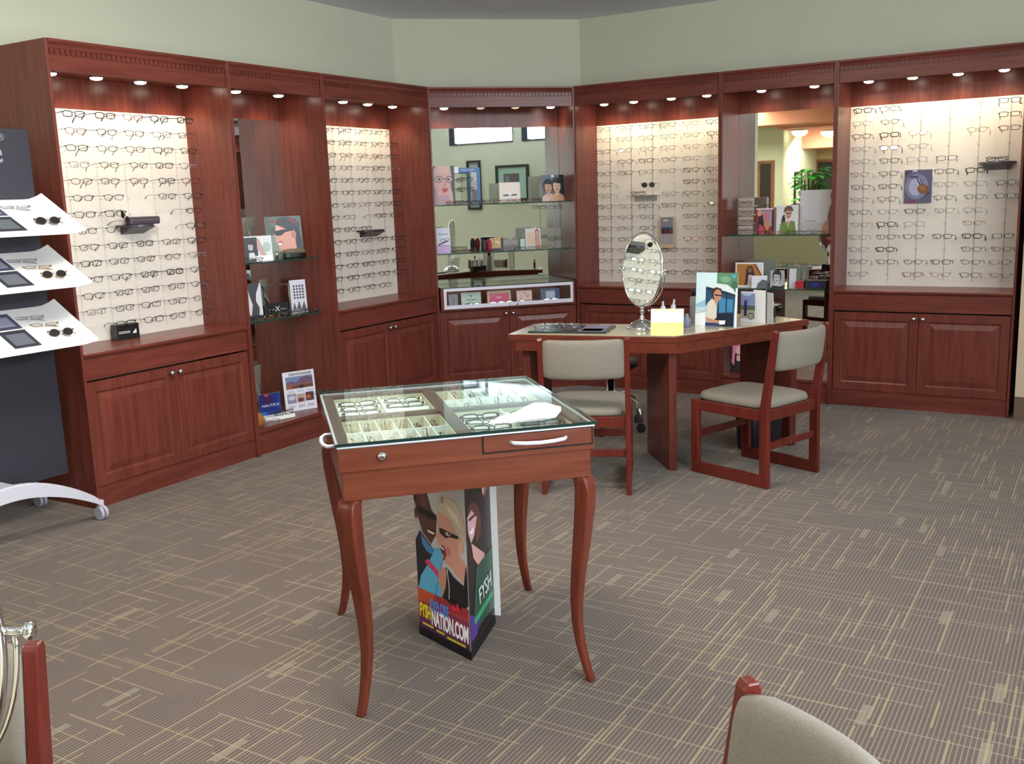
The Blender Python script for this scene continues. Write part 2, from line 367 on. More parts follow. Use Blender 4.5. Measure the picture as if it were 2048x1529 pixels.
# ------------------------------------------------------------------ wall cabinets
CABH = 2.44
def door_leaf(parent, x0, x1, z0, z1, knob_right):
    d = MB(); W_, Hh = x1-x0, z1-z0
    def ring(ins, y): return [(x0+ins, y, z0+ins), (x1-ins, y, z0+ins), (x1-ins, y, z1-ins), (x0+ins, y, z1-ins)]
    secs = [ring(0, .02), ring(0, .001), ring(.002, -.001), ring(.054, -.001), ring(.060, .0045), ring(.066, .007), ring(.070, .007), ring(.100, .0005), ring(.104, -.0005)]
    d.loft(secs)
    o = d.build('door', CH, parent)
    k = MB(); T = Matrix.Translation((x1-.028 if knob_right else x0+.028, -.001, z1-.035)) @ Matrix.Rotation(pi/2, 4, 'X')
    k.lathe([(.010, 0), (.007, .004), (.006, .014), (.012, .018), (.0165, .023), (.0165, .027), (.012, .032), (.004, .034)], 18, T=T)
    k.build('knob', NICKEL, o, smooth=True)
    return o
def crown(o, w_, x0=0, x1=None):
    x1 = w_ if x1 is None else x1
    MB().prism([(-.018, 2.44), (-.018, 2.428), (-.006, 2.412), (-.002, 2.396), (.02, 2.396), (.40, 2.42), (.40, 2.44)], .016, w_-.016, axis='x').build('crown_moulding', CHX, o)
    d = MB(); n = int((w_-.04)/.03)
    for i in range(n):
        x = .02+(w_-.04)*(i+.5)/n; T = Matrix.Translation((x, 0, 0))
        d.box(-.0085, .0085, -.004, .004, 2.368, 2.394, T=T)
    d.box(.016-.0, w_-.016, .004, .02, 2.362, 2.396)
    d.build('dentil_moulding', CHX, o)
    bx('fascia', CHX, o, .016, w_-.016, -.002, .02, 2.287, 2.364, .0015)
    bx('soffit', CHX, o, .016, w_-.016, .02, .39, 2.315, 2.33)
def sides(o, w_, dl=.40, dr=.40):
    for x0, x1, d in ((.0005, .016, dl), (w_-.016, w_-.0005, dr)): bx('side_panel', CH, o, x0, x1, -.012, d, 0, CABH, .0015)
def cabinet(label, origin, rz, w_, kind, dl=.40, dr=.40):
    o = thing('display_cabinet' if kind == 'board' else 'mirror_cabinet', label, 'cabinet', (*origin, 0), rz, 'wall cabinets along the walls')
    sides(o, w_, dl, dr); crown(o, w_)
    if kind == 'board':
        bx('back_panel', CH, o, .016, w_-.016, .392, .402, .82, 2.33)
        MB().prism([(-.018, .842), (-.018, .832), (-.012, .824), (0, .82), (.39, .82), (.39, .845), (-.014, .845)], .016, w_-.016, axis='x').build('ledge', CHX, o)
        bx('apron', CHX, o, .016, w_-.016, .002, .02, .700, .822)
    if kind in ('board', 'case'):
        if kind == 'case':
            bx('counter_top', CHX, o, .016, w_-.016, 0, .39, .690, .705)
            bx('back_panel', CH, o, .016, w_-.016, .392, .402, .115, 2.33)
        m_ = w_/2
        door_leaf(o, .020, m_-.0015, .118, .688, True); door_leaf(o, m_+.0015, w_-.020, .118, .688, False)
        bx('toe_kick', CHX, o, .016, w_-.016, .006, .022, 0, .116)
    if kind == 'tall':
        bx('back_panel', CH, o, .016, w_-.016, .392, .402, 0, 2.33)
        MB().box(.016, w_-.016, -.010, .39, .150, .175).build('base_shelf', CHX, o, .002); bx('toe_kick', CHX, o, .016, w_-.016, .006, .022, 0, .15)
    if kind != 'board':
        z0 = .176 if kind == 'tall' else .89
        bx('mirror', MIRROR, o, .017, w_-.017, .384, .391, z0, 2.155)
        for z in ((1.225, .845) if origin[0] < -4 and kind == 'tall' else (1.54, 1.152) if kind == 'case' else (1.240, .835)):
            g = MB(); g.box(.020, w_-.020, .10, .378, z-.008, z); g.m = [1 if i not in (0, 1) else 0 for i in range(6)]
            g.build('glass_shelf', [GLASSG, GEDGE], o)
            pn = MB()
            for x in (.017, w_-.017):
                for y in (.14, .33): pn.box(x-.004, x+.004, y-.004, y+.004, z-.013, z-.008)
            pn.build('shelf_pin', NICKEL, o)
    return o
BAYS = {'A1': ((-4.610, 3.212), pi/2, 1.195), 'A2': ((-4.610, 4.407), pi/2, .832), 'A3': ((-4.610, 5.239), pi/2, 1.214), 'C4': ((-4.610, 6.453), math.atan2(.719, .695), 1.193),
        'B5': ((-3.781, 7.311), 0, 1.225), 'B6': ((-2.556, 7.311), 0, .839), 'B7': ((-1.717, 7.311), 0, 1.191)}
def W(bay, x, y, z=0.0):
    (ox, oy), r, _ = BAYS[bay]; return (ox+x*cos(r)-y*sin(r), oy+x*sin(r)+y*cos(r), z)
def RZ(bay): return BAYS[bay][1]
CAB = {}
CAB['A1'] = cabinet('cherry display cabinet beside the rolling shelf stand, two doors below a board of eyeglasses', *BAYS["A1"], "board", dl=.51)
CAB['A2'] = cabinet('narrow cherry cabinet with mirror back and glass shelves holding the sports sunglasses poster', *BAYS['A2'], 'tall')
CAB['A3'] = cabinet('cherry cabinet with eyeglass board between the sunglasses shelves and the corner mirror', *BAYS['A3'], 'board')
CAB['C4'] = cabinet('angled corner cherry cabinet with mirror reflecting green wall, above the white-framed case', *BAYS['C4'], 'case')
CAB['B5'] = cabinet('cherry display cabinet with eyeglass board directly behind the oval table mirror', *BAYS['B5'], 'board')
CAB['B6'] = cabinet('narrow cherry cabinet with mirror and glass shelves reflecting the salmon soffit', *BAYS['B6'], 'tall')
CAB['B7'] = cabinet('cherry display cabinet with board of eyeglasses and blue padlock poster, last on the wall', *BAYS['B7'], 'board', dr=.50)
# puck lights under every cabinet top
def puck(bay, x, y, label, power=7.0, dim=False, col=(1.0, .83, .62)):
    t = thing('puck_light', label, 'lamp', W(bay, x, y, 2.315), 0, 'puck lights under the cabinet tops')
    MB().lathe([(.036, 0), (.036, -.012), (.031, -.016), (.029, -.010), (.029, -.006)], 20).build('housing', mat('puck_trim', '8d7f78', .4, .6), t, smooth=False)
    MB().lathe([(.0335, -.0125), (.032, -.018), (.026, -.023), (.014, -.026), (.003, -.0265)], 18).build('lens', mat('dim_lamp_glow', 'd9c8a6', .5, emit=.9) if dim else PUCK, t)
    if power > 0:
        l = bpy.data.lights.new('puck_beam', 'SPOT'); l.energy = power; l.spot_size = R_(128); l.spot_blend = .9; l.color = col; l.shadow_soft_size = .026
        lo = bpy.data.objects.new('puck_beam', l); COL.objects.link(lo); lo.parent = t; lo.location = (0, 0, -.040)
        (ox, oy), r, _ = BAYS[bay]
        lo.rotation_euler = Vector((-sin(r)*.28, cos(r)*.28, -1)).to_track_quat('-Z', 'Y').to_euler()
ORD = ['first', 'second', 'third', 'fourth', 'fifth', 'sixth', 'seventh', 'eighth', 'ninth', 'tenth', 'eleventh', 'twelfth', 'thirteenth', 'fourteenth']
for bay, ys, nm in (('A1', (.16, .44, .73, 1.03), 'in the far left cabinet top'), ('A2', (.26, .64), 'above the sports sunglasses poster'), ('A3', (.46, .74, 1.04), 'in the cabinet left of the corner mirror'),
                    ('C4', (.17, .47, .76, 1.06), 'above the corner mirror'), ('B5', (.17, .43, .75, 1.04), 'above the board behind the table mirror'),
                    ('B6', (.24, .63), 'above the mirror with the green dress poster'), ('B7', (.17, .46, .75, 1.03), 'in the rightmost cabinet top')):
    for i, x in enumerate(ys):
        dim = (bay == 'C4' and i in (1, 2))
        puck(bay, x, .205, f'small round puck light, {ORD[i]} from left {nm}', 0 if dim else (6.5 if bay in ('B7', 'A1') else 6.0 if bay == 'B5' else 5.0), dim, (1, .84, .60) if i % 2 else (1, .78, .48))

# ------------------------------------------------------------------ eyeglasses
def rim_pts(cx, w_, h, kind, n=18):
    p = []
    for i in range(n):
        a = 2*pi*i/n; e = {'round': 1.0, 'oval': .9, 'rect': .55}[kind]
        c, s = cos(a), sin(a); x = math.copysign(abs(c)**e, c)*w_/2; z = math.copysign(abs(s)**e, s)*h/2
        p.append((cx+x, 0, z))
    return p
GV = {}
def glasses_meshes(key, kind, r, col, metal, folded, sun=None, half=False):
    lw, lh = {'round': (.046, .040), 'oval': (.050, .032), 'rect': (.052, .031)}[kind]
    b = MB(); cx = lw/2+.009
    for s_ in (-1, 1):
        b.tube([(x, 0, z) for x, _, z in rim_pts(s_*cx, lw, lh, kind)], r, 5, closed=True)
        hx = s_*(cx+lw/2); z0 = lh*.28
        b.box(min(hx, hx+s_*.008), max(hx, hx+s_*.008), -.002, .003, z0-.003, z0+.003)
        if folded: pth = [(hx+s_*.008, .002, z0), (hx+s_*.008, .010, z0), (hx-s_*.05, .012, z0-.002), (hx-s_*.10, .014, z0-.006), (hx-s_*.128, .015, z0-.020)]
        else: pth = [(hx+s_*.008, .001, z0), (hx+s_*.009, .05, z0+.001), (hx+s_*.006, .088, z0), (hx+s_*.004, .112, z0-.011), (hx+s_*.001, .130, z0-.031)]
        if folded: pth = [(x, y+(.004 if s_ > 0 else 0), z) for x, y, z in pth]
        b.tube(pth, [r*.85, r*.8, r*.8, r*1.15, r*1.3], 5)
    b.tube([(-.011, 0, .004), (-.005, -.003, .009), (.005, -.003, .009), (.011, 0, .004)], r*.9, 5)
    for s_ in (-1, 1): b.tube([(s_*.010, .001, -.002), (s_*.008, .005, -.006), (s_*.009, .006, -.012)], .0014, 4)
    fm = b.build('frame', mat('frame_'+key, col, .25 if metal else .3, .9 if metal else 0), None)
    lens = []
    for s_ in (-1, 1):
        l = MB(); P = rim_pts(s_*cx, lw-.001, lh-.001, kind); l.add(P, [tuple(range(len(P)))]); lens.append(l.build('lens', SUNL if sun else LENS, None))
    return fm, lens
def proto(key, kind, r, col, metal, folded, sun=None):
    root = bpy.data.objects.new('eyeglasses' if not sun else 'sunglasses', None); COL.objects.link(root)
    fm, ls = glasses_meshes(key, kind, r, col, metal, folded, sun)
    for x in (fm, *ls): x.parent = root
    return root
VAR = [('black rectangular', 'rect', .0021, '17141a', 0), ('thin dark grey', 'rect', .0016, '3a363a', 1), ('brown oval', 'oval', .0018, '4a2c20', 0), ('thin gold', 'oval', .0014, '9a7c4c', 1),
       ('thin silver', 'rect', .0014, '86868c', 1), ('burgundy', 'rect', .0018, '4c1a22', 0), ('pewter oval', 'oval', .0017, '57555c', 1), ('thick black', 'rect', .0029, '100e12', 0)]
PRO = {}
for i, (nm, kd, r, c, mt) in enumerate(VAR):
    for fo in (0, 1): PRO[i, fo] = [proto(nm.replace(' ', '_'), kd, r, c, mt, fo), False]
for fo in (0, 1): PRO['sun', fo] = [proto('sun_black', 'round', .0016, '1c1a1e', 0, fo, True), False]
PRO['gold_sun', 1] = [proto('sun_gold', 'round', .0012, '8a6a3a', 1, 1, True), False]
NG = 0
def put_glasses(i, fo, loc, rot, label, group, cat=None, scale=None):
    global NG; NG += 1
    p = PRO[i, fo]; c = copy_tree(p[0]) if p[1] else p[0]; p[1] = True
    c.location = loc; c.rotation_euler = rot
    if scale: c.scale = (scale,)*3
    tag(c, label, cat or ('sunglasses' if isinstance(i, str) else 'eyeglasses'), group)
    return c
# boards: 14 rows, 6 columns
rnd = random.Random(11); rest = []
skip = {'B7': {(0, 2), (0, 3), (0, 4), (1, 2), (1, 3), (1, 4), (2, 3), (3, 3), (3, 4), (3, 5), (4, 4), (4, 5), (5, 2), (6, 2), (7, 2), (5, 5), (8, 5), (9, 3), (9, 5), (11, 2), (11, 3), (13, 1)},
        'A1': {(6, 3), (7, 3), (6, 4), (7, 4), (13, 1), (5, 3)}, 'A3': {(7, 3), (8, 4), (8, 5), (13, 5)},
        'B5': {(5, 1), (5, 2), (6, 1), (6, 2), (8, 3), (9, 3), (5, 3), (10, 3)}}
bn = {'A1': ('far left board', 'eyeglasses on the far left board', [0, 1, 4, 6, 0, 2, 1, 5, 7]), 'A3': ('board left of corner mirror', 'eyeglasses on the board left of the corner mirror', [0, 1, 6, 2, 5, 1, 4]),
      'B5': ('board behind table mirror', 'eyeglasses on the board behind the table mirror', [3, 4, 6, 0, 1, 5, 4]), 'B7': ('rightmost board', 'eyeglasses on the rightmost board', [4, 3, 6, 0, 1, 5, 4, 7])}
SP = .0897
for bay in ('B7', 'A1', 'B5', 'A3'):
    (ox, oy), rz, w_ = BAYS[bay]; o = CAB[bay]
    bd = bx('display_board', CREAM, o, .0165, w_-.0165, .374, .391, .8455, 2.145)
    xs = [w_/2+(c-2.5)*.190 for c in range(6)]
    if bay == 'A3': xs = [w_/2+(c-2.5)*.187 for c in range(6)]
    for x in xs:
        r = MB(); r.box(x-.003, x+.003, .370, .374, .88, 2.14)
        for k in range(14):
            z = 2.104-k*SP; r.tube([(x, .37, z-.004), (x, .262, z+.001), (x, .250, z+.009)], .0019, 5)
            r.lathe([(.007, 0), (.007, .006), (.003, .010)], 8, T=Matrix.Translation((x, .366, z-.004)) @ Matrix.Rotation(pi/2, 4, 'X'))
        r.build('glasses_rod', RODM, bd)
    for k in range(14):
        z = 2.104-k*SP; cnt = 0
        for c, x in enumerate(xs):
            if (k, c) in skip[bay]: continue
            cnt += 1
            vi = rnd.choice(bn[bay][2])
            if bay == 'B7' and c == 5 and k < 3: vi = 0
            if bay == 'A1' and (k, c) == (13, 0): vi = 7
            lab = f'{VAR[vi][0]} eyeglasses in {ORD[k]} row down, {ORD[cnt-1]} from left, {bn[bay][0]}'
            if bay == 'A3' and k not in (2, 6, 8, 10): rest.append((vi, W(bay, x, .252, z+.003), rz+rnd.uniform(-.1, .1))); continue
            put_glasses(vi, 0, W(bay, x+rnd.uniform(-.006, .006), .252+rnd.uniform(-.006, .004), z+.003), (rnd.uniform(-.12, .05), 0, rz+rnd.uniform(-.13, .13)), lab, bn[bay][1])
# the smallest of them (seen edge-on between the sunglasses shelves and the corner mirror) stay one mass
def merged(items, name, label, cat, group):
    b = MB(); mats = []
    for vi, loc, rz in items:
        me = [c for c in PRO[vi, 0][0].children if c.name.startswith('frame')][0].data
        m_ = me.materials[0]
        if m_ not in mats: mats.append(m_)
        T = Matrix.Translation(loc) @ Matrix.Rotation(rz, 4, 'Z')
        b.add([T @ v.co for v in me.vertices], [tuple(p.vertices) for p in me.polygons], mats.index(m_))
    o = b.build(name, mats, None); tag(o, label, cat, group); o['kind'] = 'stuff'; return o
merged(rest, 'eyeglasses', 'crowd of small eyeglasses on the board left of the corner mirror', 'eyeglasses', 'eyeglasses on the board left of the corner mirror')

# small fittings on the boards and ledge
def acc_shelf(bay, x, z, w_, label, colr, depth=.11, tray=True):
    t = thing('accessory_shelf', label, 'shelf', W(bay, x, .374, z), RZ(bay), 'small shelves on the boards')
    m = mat('acc_'+colr, colr, .35)
    P = [(-w_/2, 0)]+[(-w_/2*cos(a), -depth*sin(a)) for a in [pi*i/12 for i in range(1, 12)]]+[(w_/2, 0)]
    MB().prism(P, -.012, 0).build('shelf_plate', m, t)
    MB().prism([(0, -.012), (0, -.055), (-.012, -.052), (-depth*.8, -.014), (-depth*.8, -.012)], -w_*.36, w_*.36, axis='x').build('bracket', m, t)
    return t
acc_shelf('A1', .70, 1.50, .22, 'dark rounded accessory shelf on the far left board', '46414a', .15)
o = thing('glasses_case', 'dark grey spectacle case resting on the accessory shelf of the far left board', 'case', W('A1', .73, .30, 1.50), RZ('A1')); bx('case_body', mat('case_grey', '4a4650', .4), o, -.11, .10, -.03, .03, 0, .045, .008)
bx('case_rim', mat('case_rim', '8a6a50', .4), o, -.108, .098, -.0315, -.0295, .024, .028)
put_glasses('sun', 0, W('A1', .56, .24, 1.545), (0, .5, RZ('A1')+.5), 'black sunglasses tilted beside the dark accessory shelf, far left board', 'sunglasses on the boards')
acc_shelf('A3', .86, 1.372, .28, 'thin dark accessory shelf on the board left of the corner mirror', '2c2022', .12)
acc_shelf('B7', 1.005, 1.71, .235, 'grey half-moon accessory shelf on the rightmost board', '5e5a62', .13)
put_glasses(0, 1, W('B7', 1.005, .30, 1.728), (0, 0, RZ('B7')), 'black folded eyeglasses on the half-moon accessory shelf', 'eyeglasses on accessory shelves')
t = thing('accessory_shelf', 'clear acrylic accessory shelf on the board behind the table mirror', 'shelf', W('B5', .455, .374, 1.565), 0, 'small shelves on the boards')
bx('shelf_plate', ACRYL, t, -.13, .13, -.12, 0, -.006, 0); bx('bracket', ACRYL, t, -.10, .10, -.03, 0, -.05, -.006)
put_glasses(2, 1, W('B5', .41, .32, 1.582), (0, 0, 0), 'brown folded eyeglasses on the clear accessory shelf', 'eyeglasses on accessory shelves')
put_glasses('sun', 0, W('B5', .53, .25, 1.645), (0, 0, .1), 'dark sunglasses above the clear accessory shelf', 'sunglasses on the boards')
t = thing('ledge_box', 'small black box with white triangular three-bar mark on the far left ledge', 'box', W('A1', .53, .28, .845), RZ('A1')-.12)
bx('box_body', BLACK, t, -.072, .072, 0, .06, 0, .088, .002)
lm = MB()
for k, (x, h_) in enumerate(((.030, .010), (.038, .017), (.046, .024))): lm.box(x, x+.006, -.0012, 0, .030, .030+h_)
for zz in (.036, .044): lm.box(-.060, .012, -.001, 0, zz, zz+.003)
lm.build('printed_mark', WHITE, t)
# blue padlock poster on the right board
def flat_card(bay, x, y, z, w_, h, label, art, name='poster', cat='poster', m=None, rz=0, group=None, text=None, lean=0, t=.003):
    return card(name, label, cat, W(bay, x, y, z), RZ(bay)+rz, w_, h, art, t=t, lean=lean, group=group, m=m, text=text)
t = flat_card('B7', .50, .358, 1.443, .185, .235, 'blue-violet poster of a brown padlock hanging on the rightmost board', [
    ('5a5878', rect(0, 0, 1, 1)), ('7a7ca0', ell(.45, .5, .42, .38)), ('a4a8c8', ell(.42, .48, .26, .26)), ('3c3a58', [(0, 1), (0, .8), (.35, 1)]), ('3c3a58', rect(.2, .76, .5, .82)),
    ('34384c', [(.42, .74), (.46, .74), (.64, .52), (.58, .5)]), ('34384c', [(.54, .72), (.58, .72), (.70, .52), (.66, .5)]),
    ('7c4a2c', [(.46, .42), (.55, .56), (.68, .58), (.86, .50), (.90, .38), (.78, .28), (.56, .30)]), ('94603a', [(.52, .44), (.58, .52), (.72, .52), (.80, .44), (.68, .36)]),
    ('34345a', [(.72, .22), (.94, .28), (.92, .34), (.76, .26)]), ('7a3a58', rect(.15, 0, .42, .09)), ('e8ecf8', rect(.28, .95, .45, .98))])
t = flat_card('B5', .67, .300, 1.167, .105, .215, 'tall grey leaflet with tower picture on the board behind the table mirror', [
    ('9a9298', rect(0, 0, 1, 1)), ('857f8c', rect(0, .62, 1, 1)), ('c4bcc0', ell(.4, .88, .25, .05)), ('3c5060', rect(0, .38, 1, .62)), ('6a3a30', rect(.05, .38, .95, .52)), ('2a2428', rect(.1, .38, .3, .56)), ('2a2428', rect(.5, .38, .62, .6)), ('a69ea6', rect(0, 0, 1, .38))])
lh = MB().box(-.062, .062, .004, .010, -.03, .215).box(-.062, .062, -.014, .010, -.03, -.024); lh.build('leaflet_holder', mat('beige_holder', 'cbb08c', .4), t)
MB().box(-.02, .02, .010, .074, .08, .10).build('mounting_peg', ACRYL, t)

# ---- sunglasses shelves (left mirrored cabinet)
GRP = 'eyeglasses folded on the left glass shelves'
t = flat_card('A2', .60, .20, 1.226, .255, .285, 'poster of a man in wraparound sunglasses and dark cap, seen side on', [
    ('5a6e5e', rect(0, 0, 1, 1)), ('7c9080', ell(.2, .3, .3, .35)), ('3f5048', ell(.2, .66, .12, .1)), ('4a5a50', rect(0, 0, .12, 1)),
    ('c8d0cc', ell(.72, .9, .1, .03)), ('d89c8c', [(.28, .8), (.26, .62), (.20, .54), (.26, .50), (.24, .42), (.32, .32), (.34, .2), (.5, .12), (.8, .14), (.82, .7), (.6, .84), (.4, .84)]),
    ('e8b4a4', [(.3, .78), (.28, .66), (.4, .68), (.42, .78)]), ('2c3442', [(.30, .84), (.36, .95), (.6, .99), (.85, .92), (.96, .8), (.9, .66), (.8, .62), (.6, .68), (.42, .76), (.30, .80)]),
    ('1f2630', [(.80, .62), (.92, .70), (.98, .4), (1, .2), (.9, .1), (.8, .3)]), ('7c2c3c', [(.62, .95), (.75, .95), (.93, .80), (.90, .76), (.72, .86)]),
    ('c08878', ell(.76, .56, .07, .1)), ('b87464', ell(.76, .56, .04, .06)), ('15161c', [(.26, .66), (.24, .58), (.30, .54), (.42, .55), (.52, .62), (.74, .66), (.74, .69), (.5, .69)]),
    ('f4f0ec', [(.30, .36), (.38, .38), (.40, .33), (.33, .32)]), ('a05850', [(.28, .40), (.40, .42), (.44, .36), (.38, .38)]), ('8a5a50', [(.36, .24), (.5, .12), (.5, .18)])],
    rz=-.45, lean=.10, text=[('RUDY', .27, .88, .022, 'd05048', 1.2)])
flat_card('A2', .33, .19, 1.226, .20, .165, 'small black and white photo card of a woman beside a pale landscape', [
    ('e4eae8', rect(0, 0, 1, 1)), ('26262a', rect(.03, .05, .5, .95))] + [('b8b4b2', ell(.26, .6, .1, .17)), ('1c1a1c', [(.12, .3), (.14, .8), (.26, .88), (.4, .8), (.42, .3), (.34, .4), (.35, .66), (.18, .68), (.17, .4)]), ('e0e0e0', [(.16, .05), (.2, .35), (.36, .35), (.44, .05)]),
    ('c8a8a0', [(.5, .9), (.56, .9), (.8, .2), (.6, .2), (.48, .5)]), ('b8ccc4', ell(.82, .55, .14, .2)), ('6a6668', rect(0, 0, .42, .08)), ('ffffff', rect(.42, 0, 1, .22))], rz=-.4, lean=.08)
t = thing('glasses_case', 'black sports spectacle case with padded tan lid in front of the sunglasses poster', 'case', W('A2', .60, .125, 1.226), RZ('A2')-.35)
MB().loft([[(x*.085*k, y*.028*k, z) for x, y in ell(0, 0, 1, 1, 20)] for z, k in ((0, .9), (.012, 1), (.034, 1), (.036, .98))]).build('case_body', BLACK, t)
MB().loft([[(x*.085*k, y*.028*k, z) for x, y in ell(0, 0, 1, 1, 20)] for z, k in ((.0362, .98), (.048, .98), (.060, .86), (.066, .5))]).build('case_lid', mat('olive_lid', '6e6454', .5), t, smooth=True)
MB().lathe([(.012, 0), (.012, .04), (.009, .055), (.003, .06)], 12).build('spray_bottle', CHROME, None, smooth=True).location = W('A2', .455, .15, 1.2255)
tag(bpy.data.objects['spray_bottle'], 'small silver spray bottle left of the black sports case', 'bottle')
# lower shelf
flat_card('A2', .285, .24, .846, .15, .235, 'tall black and white card of a horse leg against white sky', [
    ('dcdce4', rect(0, 0, 1, 1)), ('3c3a3e', [(.35, 1), (.95, 1), (.75, .7), (.72, .5), (.86, .3), (.82, .1), (.45, .1), (.55, .4), (.42, .7)]), ('2a282c', rect(0, 0, 1, .1)), ('4c4a50', ell(.2, .12, .18, .12))], rz=-.35, lean=.06)
t = thing('eyewear_block', 'black display block with an open chrome frame and white X mark, lower left shelf', 'display', W('A2', .52, .25, .846), RZ('A2')-.35)
bx('block', BLACK, t, -.105, .08, -.03, .03, 0, .085, .006); lettering('X', mat('ink_e8e8f0', 'e8e8f0', .4), t, -.01, .045, .05, y=-.032)
MB().box(-.075, -.030, -.032, -.0302, .040, .046).box(.010, .055, -.032, -.0302, .040, .046).build('printed_mark', mat('ink_8a8a94', '8a8a94', .4), t)
fr = MB(); fr.tube([(-.10, .0, .205), (.10, 0, .205)], .004, 6); fr.tube([(.10, 0, .205), (.10, 0, .002)], .006, 6); fr.build('chrome_frame', CHROME, t)
MB().tube([(-.10, -.01, .20), (-.085, -.015, .17), (-.095, -.02, .13), (-.075, -.02, .09), (-.05, -.028, .03)], [.012, .020, .014, .018, .012], 8, flat=.5).build('ribbon', mat('ribbon_black', '201e24', .2), t)
flat_card('A2', .70, .21, .846, .12, .225, 'tall white card with small black print and grass picture, lower left shelf', [
    ('d8d8e4', rect(0, 0, 1, 1))]+[('44444c', rect(.2+.18*i, .42+.09*j, .2+.18*i+.11, .42+.09*j+.06)) for i in range(4) for j in range(5)]+[('585860', [(.05, .08), (.2, .32), (.3, .1), (.5, .36), (.62, .1), (.8, .34), (.95, .08)]), ('9a9aa4', rect(.05, .04, .95, .1))], rz=-.35, lean=.06)
for k, (x, v) in enumerate(((.17, 1), (.34, 3), (.47, 4), (.60, 0), (.73, 0))):
    put_glasses(v, 1, W('A2', x, .125, .8615), (-.15, 0, RZ('A2')-.2+.1*(k % 3)), f'{VAR[v][0]} folded eyeglasses, {ORD[k]} from left on the lower left glass shelf', GRP)
put_glasses(1, 1, W('A2', .22, .12, 1.241), (-.15, 0, RZ('A2')-.2), 'thin dark grey folded eyeglasses before the small black and white photo card', GRP)
# base of the same cabinet
flat_card('A2', .585, .15, .176, .235, .275, 'white card with desert road picture standing on the lowest left shelf', [
    ('e2e2ec', rect(0, 0, 1, 1)), ('7482a8', rect(.08, .56, .94, .87)), ('6a5470', [(.08, .72), (.25, .76), (.4, .72), (.6, .84), (.8, .86), (.94, .8), (.94, .62), (.08, .62)]), ('8c5c50', rect(.08, .56, .94, .68)), ('6a4036', [(.2, .62), (.5, .66), (.94, .64), (.94, .58), (.3, .58)]), ('2c2c3c', [(.5, .56), (.52, .64), (.6, .64), (.66, .56)]),
    ('8a86a0', rect(.08, .20, .36, .44)), ('c4c0d4', ell(.22, .34, .12, .06)), ('b89a90', rect(.38, .20, .64, .42)), ('6a3a38', ell(.5, .27, .1, .05)), ('5a3a44', rect(.66, .22, .92, .44)), ('b0583c', ell(.76, .32, .08, .05))]
    + [('b4b4c4', rect(.1+.3*i, .47+.02*j, .33+.3*i, .48+.02*j)) for i in range(3) for j in range(3)]+[('b4b4c4', rect(.1+.3*i, .08+.02*j, .3+.3*i, .09+.02*j)) for i in range(3) for j in range(4)],
    rz=-.38, lean=.09, text=[('DRIVEWEAR', .55, .925, .027, '34343e', 1.15)])
t = flat_card('A2', .29, .155, .203, .155, .145, 'blue card with white name lettering on the lowest left shelf', [('1c2c74', rect(0, 0, 1, 1)), ('3a1c54', ell(.4, .7, .22, .28)), ('c8403c', ell(.36, .93, .1, .06)), ('1464a8', [(0, 0), (0, .2), (.35, .16), (.3, 0)]), ('2a3c8c', rect(.85, .2, 1, 1))],
    rz=-.35, text=[('NAUTICA', .52, .45, .026, 'dfe6f4', 1.1)])
bx('riser_block', WHITE, None, -.11, .11, -.06, .06, 0, .026, .003); o = bpy.data.objects['riser_block']; o.location = W('A2', .31, .125, .176); o.rotation_euler = (0, 0, RZ('A2')-.3); tag(o, 'low white block under the blue name card', 'display block')
put_glasses(0, 1, W('A2', .33, .068, .218), (-.1, 0, RZ('A2')-.3), 'black rectangular folded eyeglasses on the low white block', GRP)
t = thing('eyewear_case', 'soft orange-brown spectacle pouch at the left end of the lowest shelf', 'pouch', W('A2', .085, .065, .176), RZ('A2'))
MB().loft([[(x*.045*k, y*.03*k, z) for x, y in ell(0, 0, 1, 1, 14)] for z, k in ((0, .8), (.02, 1), (.06, .95), (.085, .5))]).build('pouch_body', mat('orange_suede', 'a86a2c', .8), t, smooth=True)
put_glasses(4, 1, W('A2', .16, .04, .194), (-.4, 0, RZ('A2')-.5), 'silver folded eyeglasses beside the orange-brown pouch', GRP)
t = thing('eyewear_stand', 'narrow pinkish-white stand with black glasses at the right end of the lowest shelf', 'stand', W('A2', .705, .035, .176), RZ('A2')-.4)
bx('stand_post', mat('pinkish_white', 'e8d8dc', .4), t, -.014, .014, -.014, .014, 0, .10, .002)
put_glasses(0, 1, W('A2', .705, .035, .292), (0, 0, RZ('A2')-.4), 'black folded eyeglasses on top of the pinkish-white stand', GRP)

# ---- corner mirror shelves
GRP = 'eyeglasses folded on the corner glass shelves'
flat_card('C4', .145, .20, 1.541, .17, .310, 'large close-up poster of a face with red lips and dark round glasses', [
    ('d4b0ac', rect(0, 0, 1, 1)), ('3a3444', [(.82, 1), (1, 1), (1, 0), (.9, 0), (.88, .3), (.78, .5), (.86, .7)]), ('4a3a4a', [(0, .9), (.1, 1), (0, 1)]), ('b890a4', [(0, .5), (.12, .4), (.2, .1), (.2, 0), (0, 0)]), ('e0a89c', ell(.46, .58, .36, .46)), ('e8bcae', ell(.45, .9, .3, .12)),
    ('c49aa4', [(.2, .25), (.7, .25), (.8, 0), (.2, 0)]), ('2a2028', ell(.24, .66, .2, .085)), ('cfa8ac', ell(.24, .66, .17, .068)), ('2a2028', ell(.74, .65, .18, .085)), ('cfa8ac', ell(.74, .65, .15, .068)), ('2a2028', rect(.42, .66, .58, .68)),
    ('3c2a30', ell(.26, .66, .07, .03)), ('3c2a30', ell(.70, .65, .07, .03)), ('d08c84', [(.44, .46), (.60, .46), (.54, .66)]), ('b8304c', [(.34, .40), (.46, .44), (.52, .42), (.58, .44), (.68, .40), (.58, .32), (.44, .32)]), ('8f1f38', rect(.38, .38, .64, .39))], rz=.0, lean=.02)
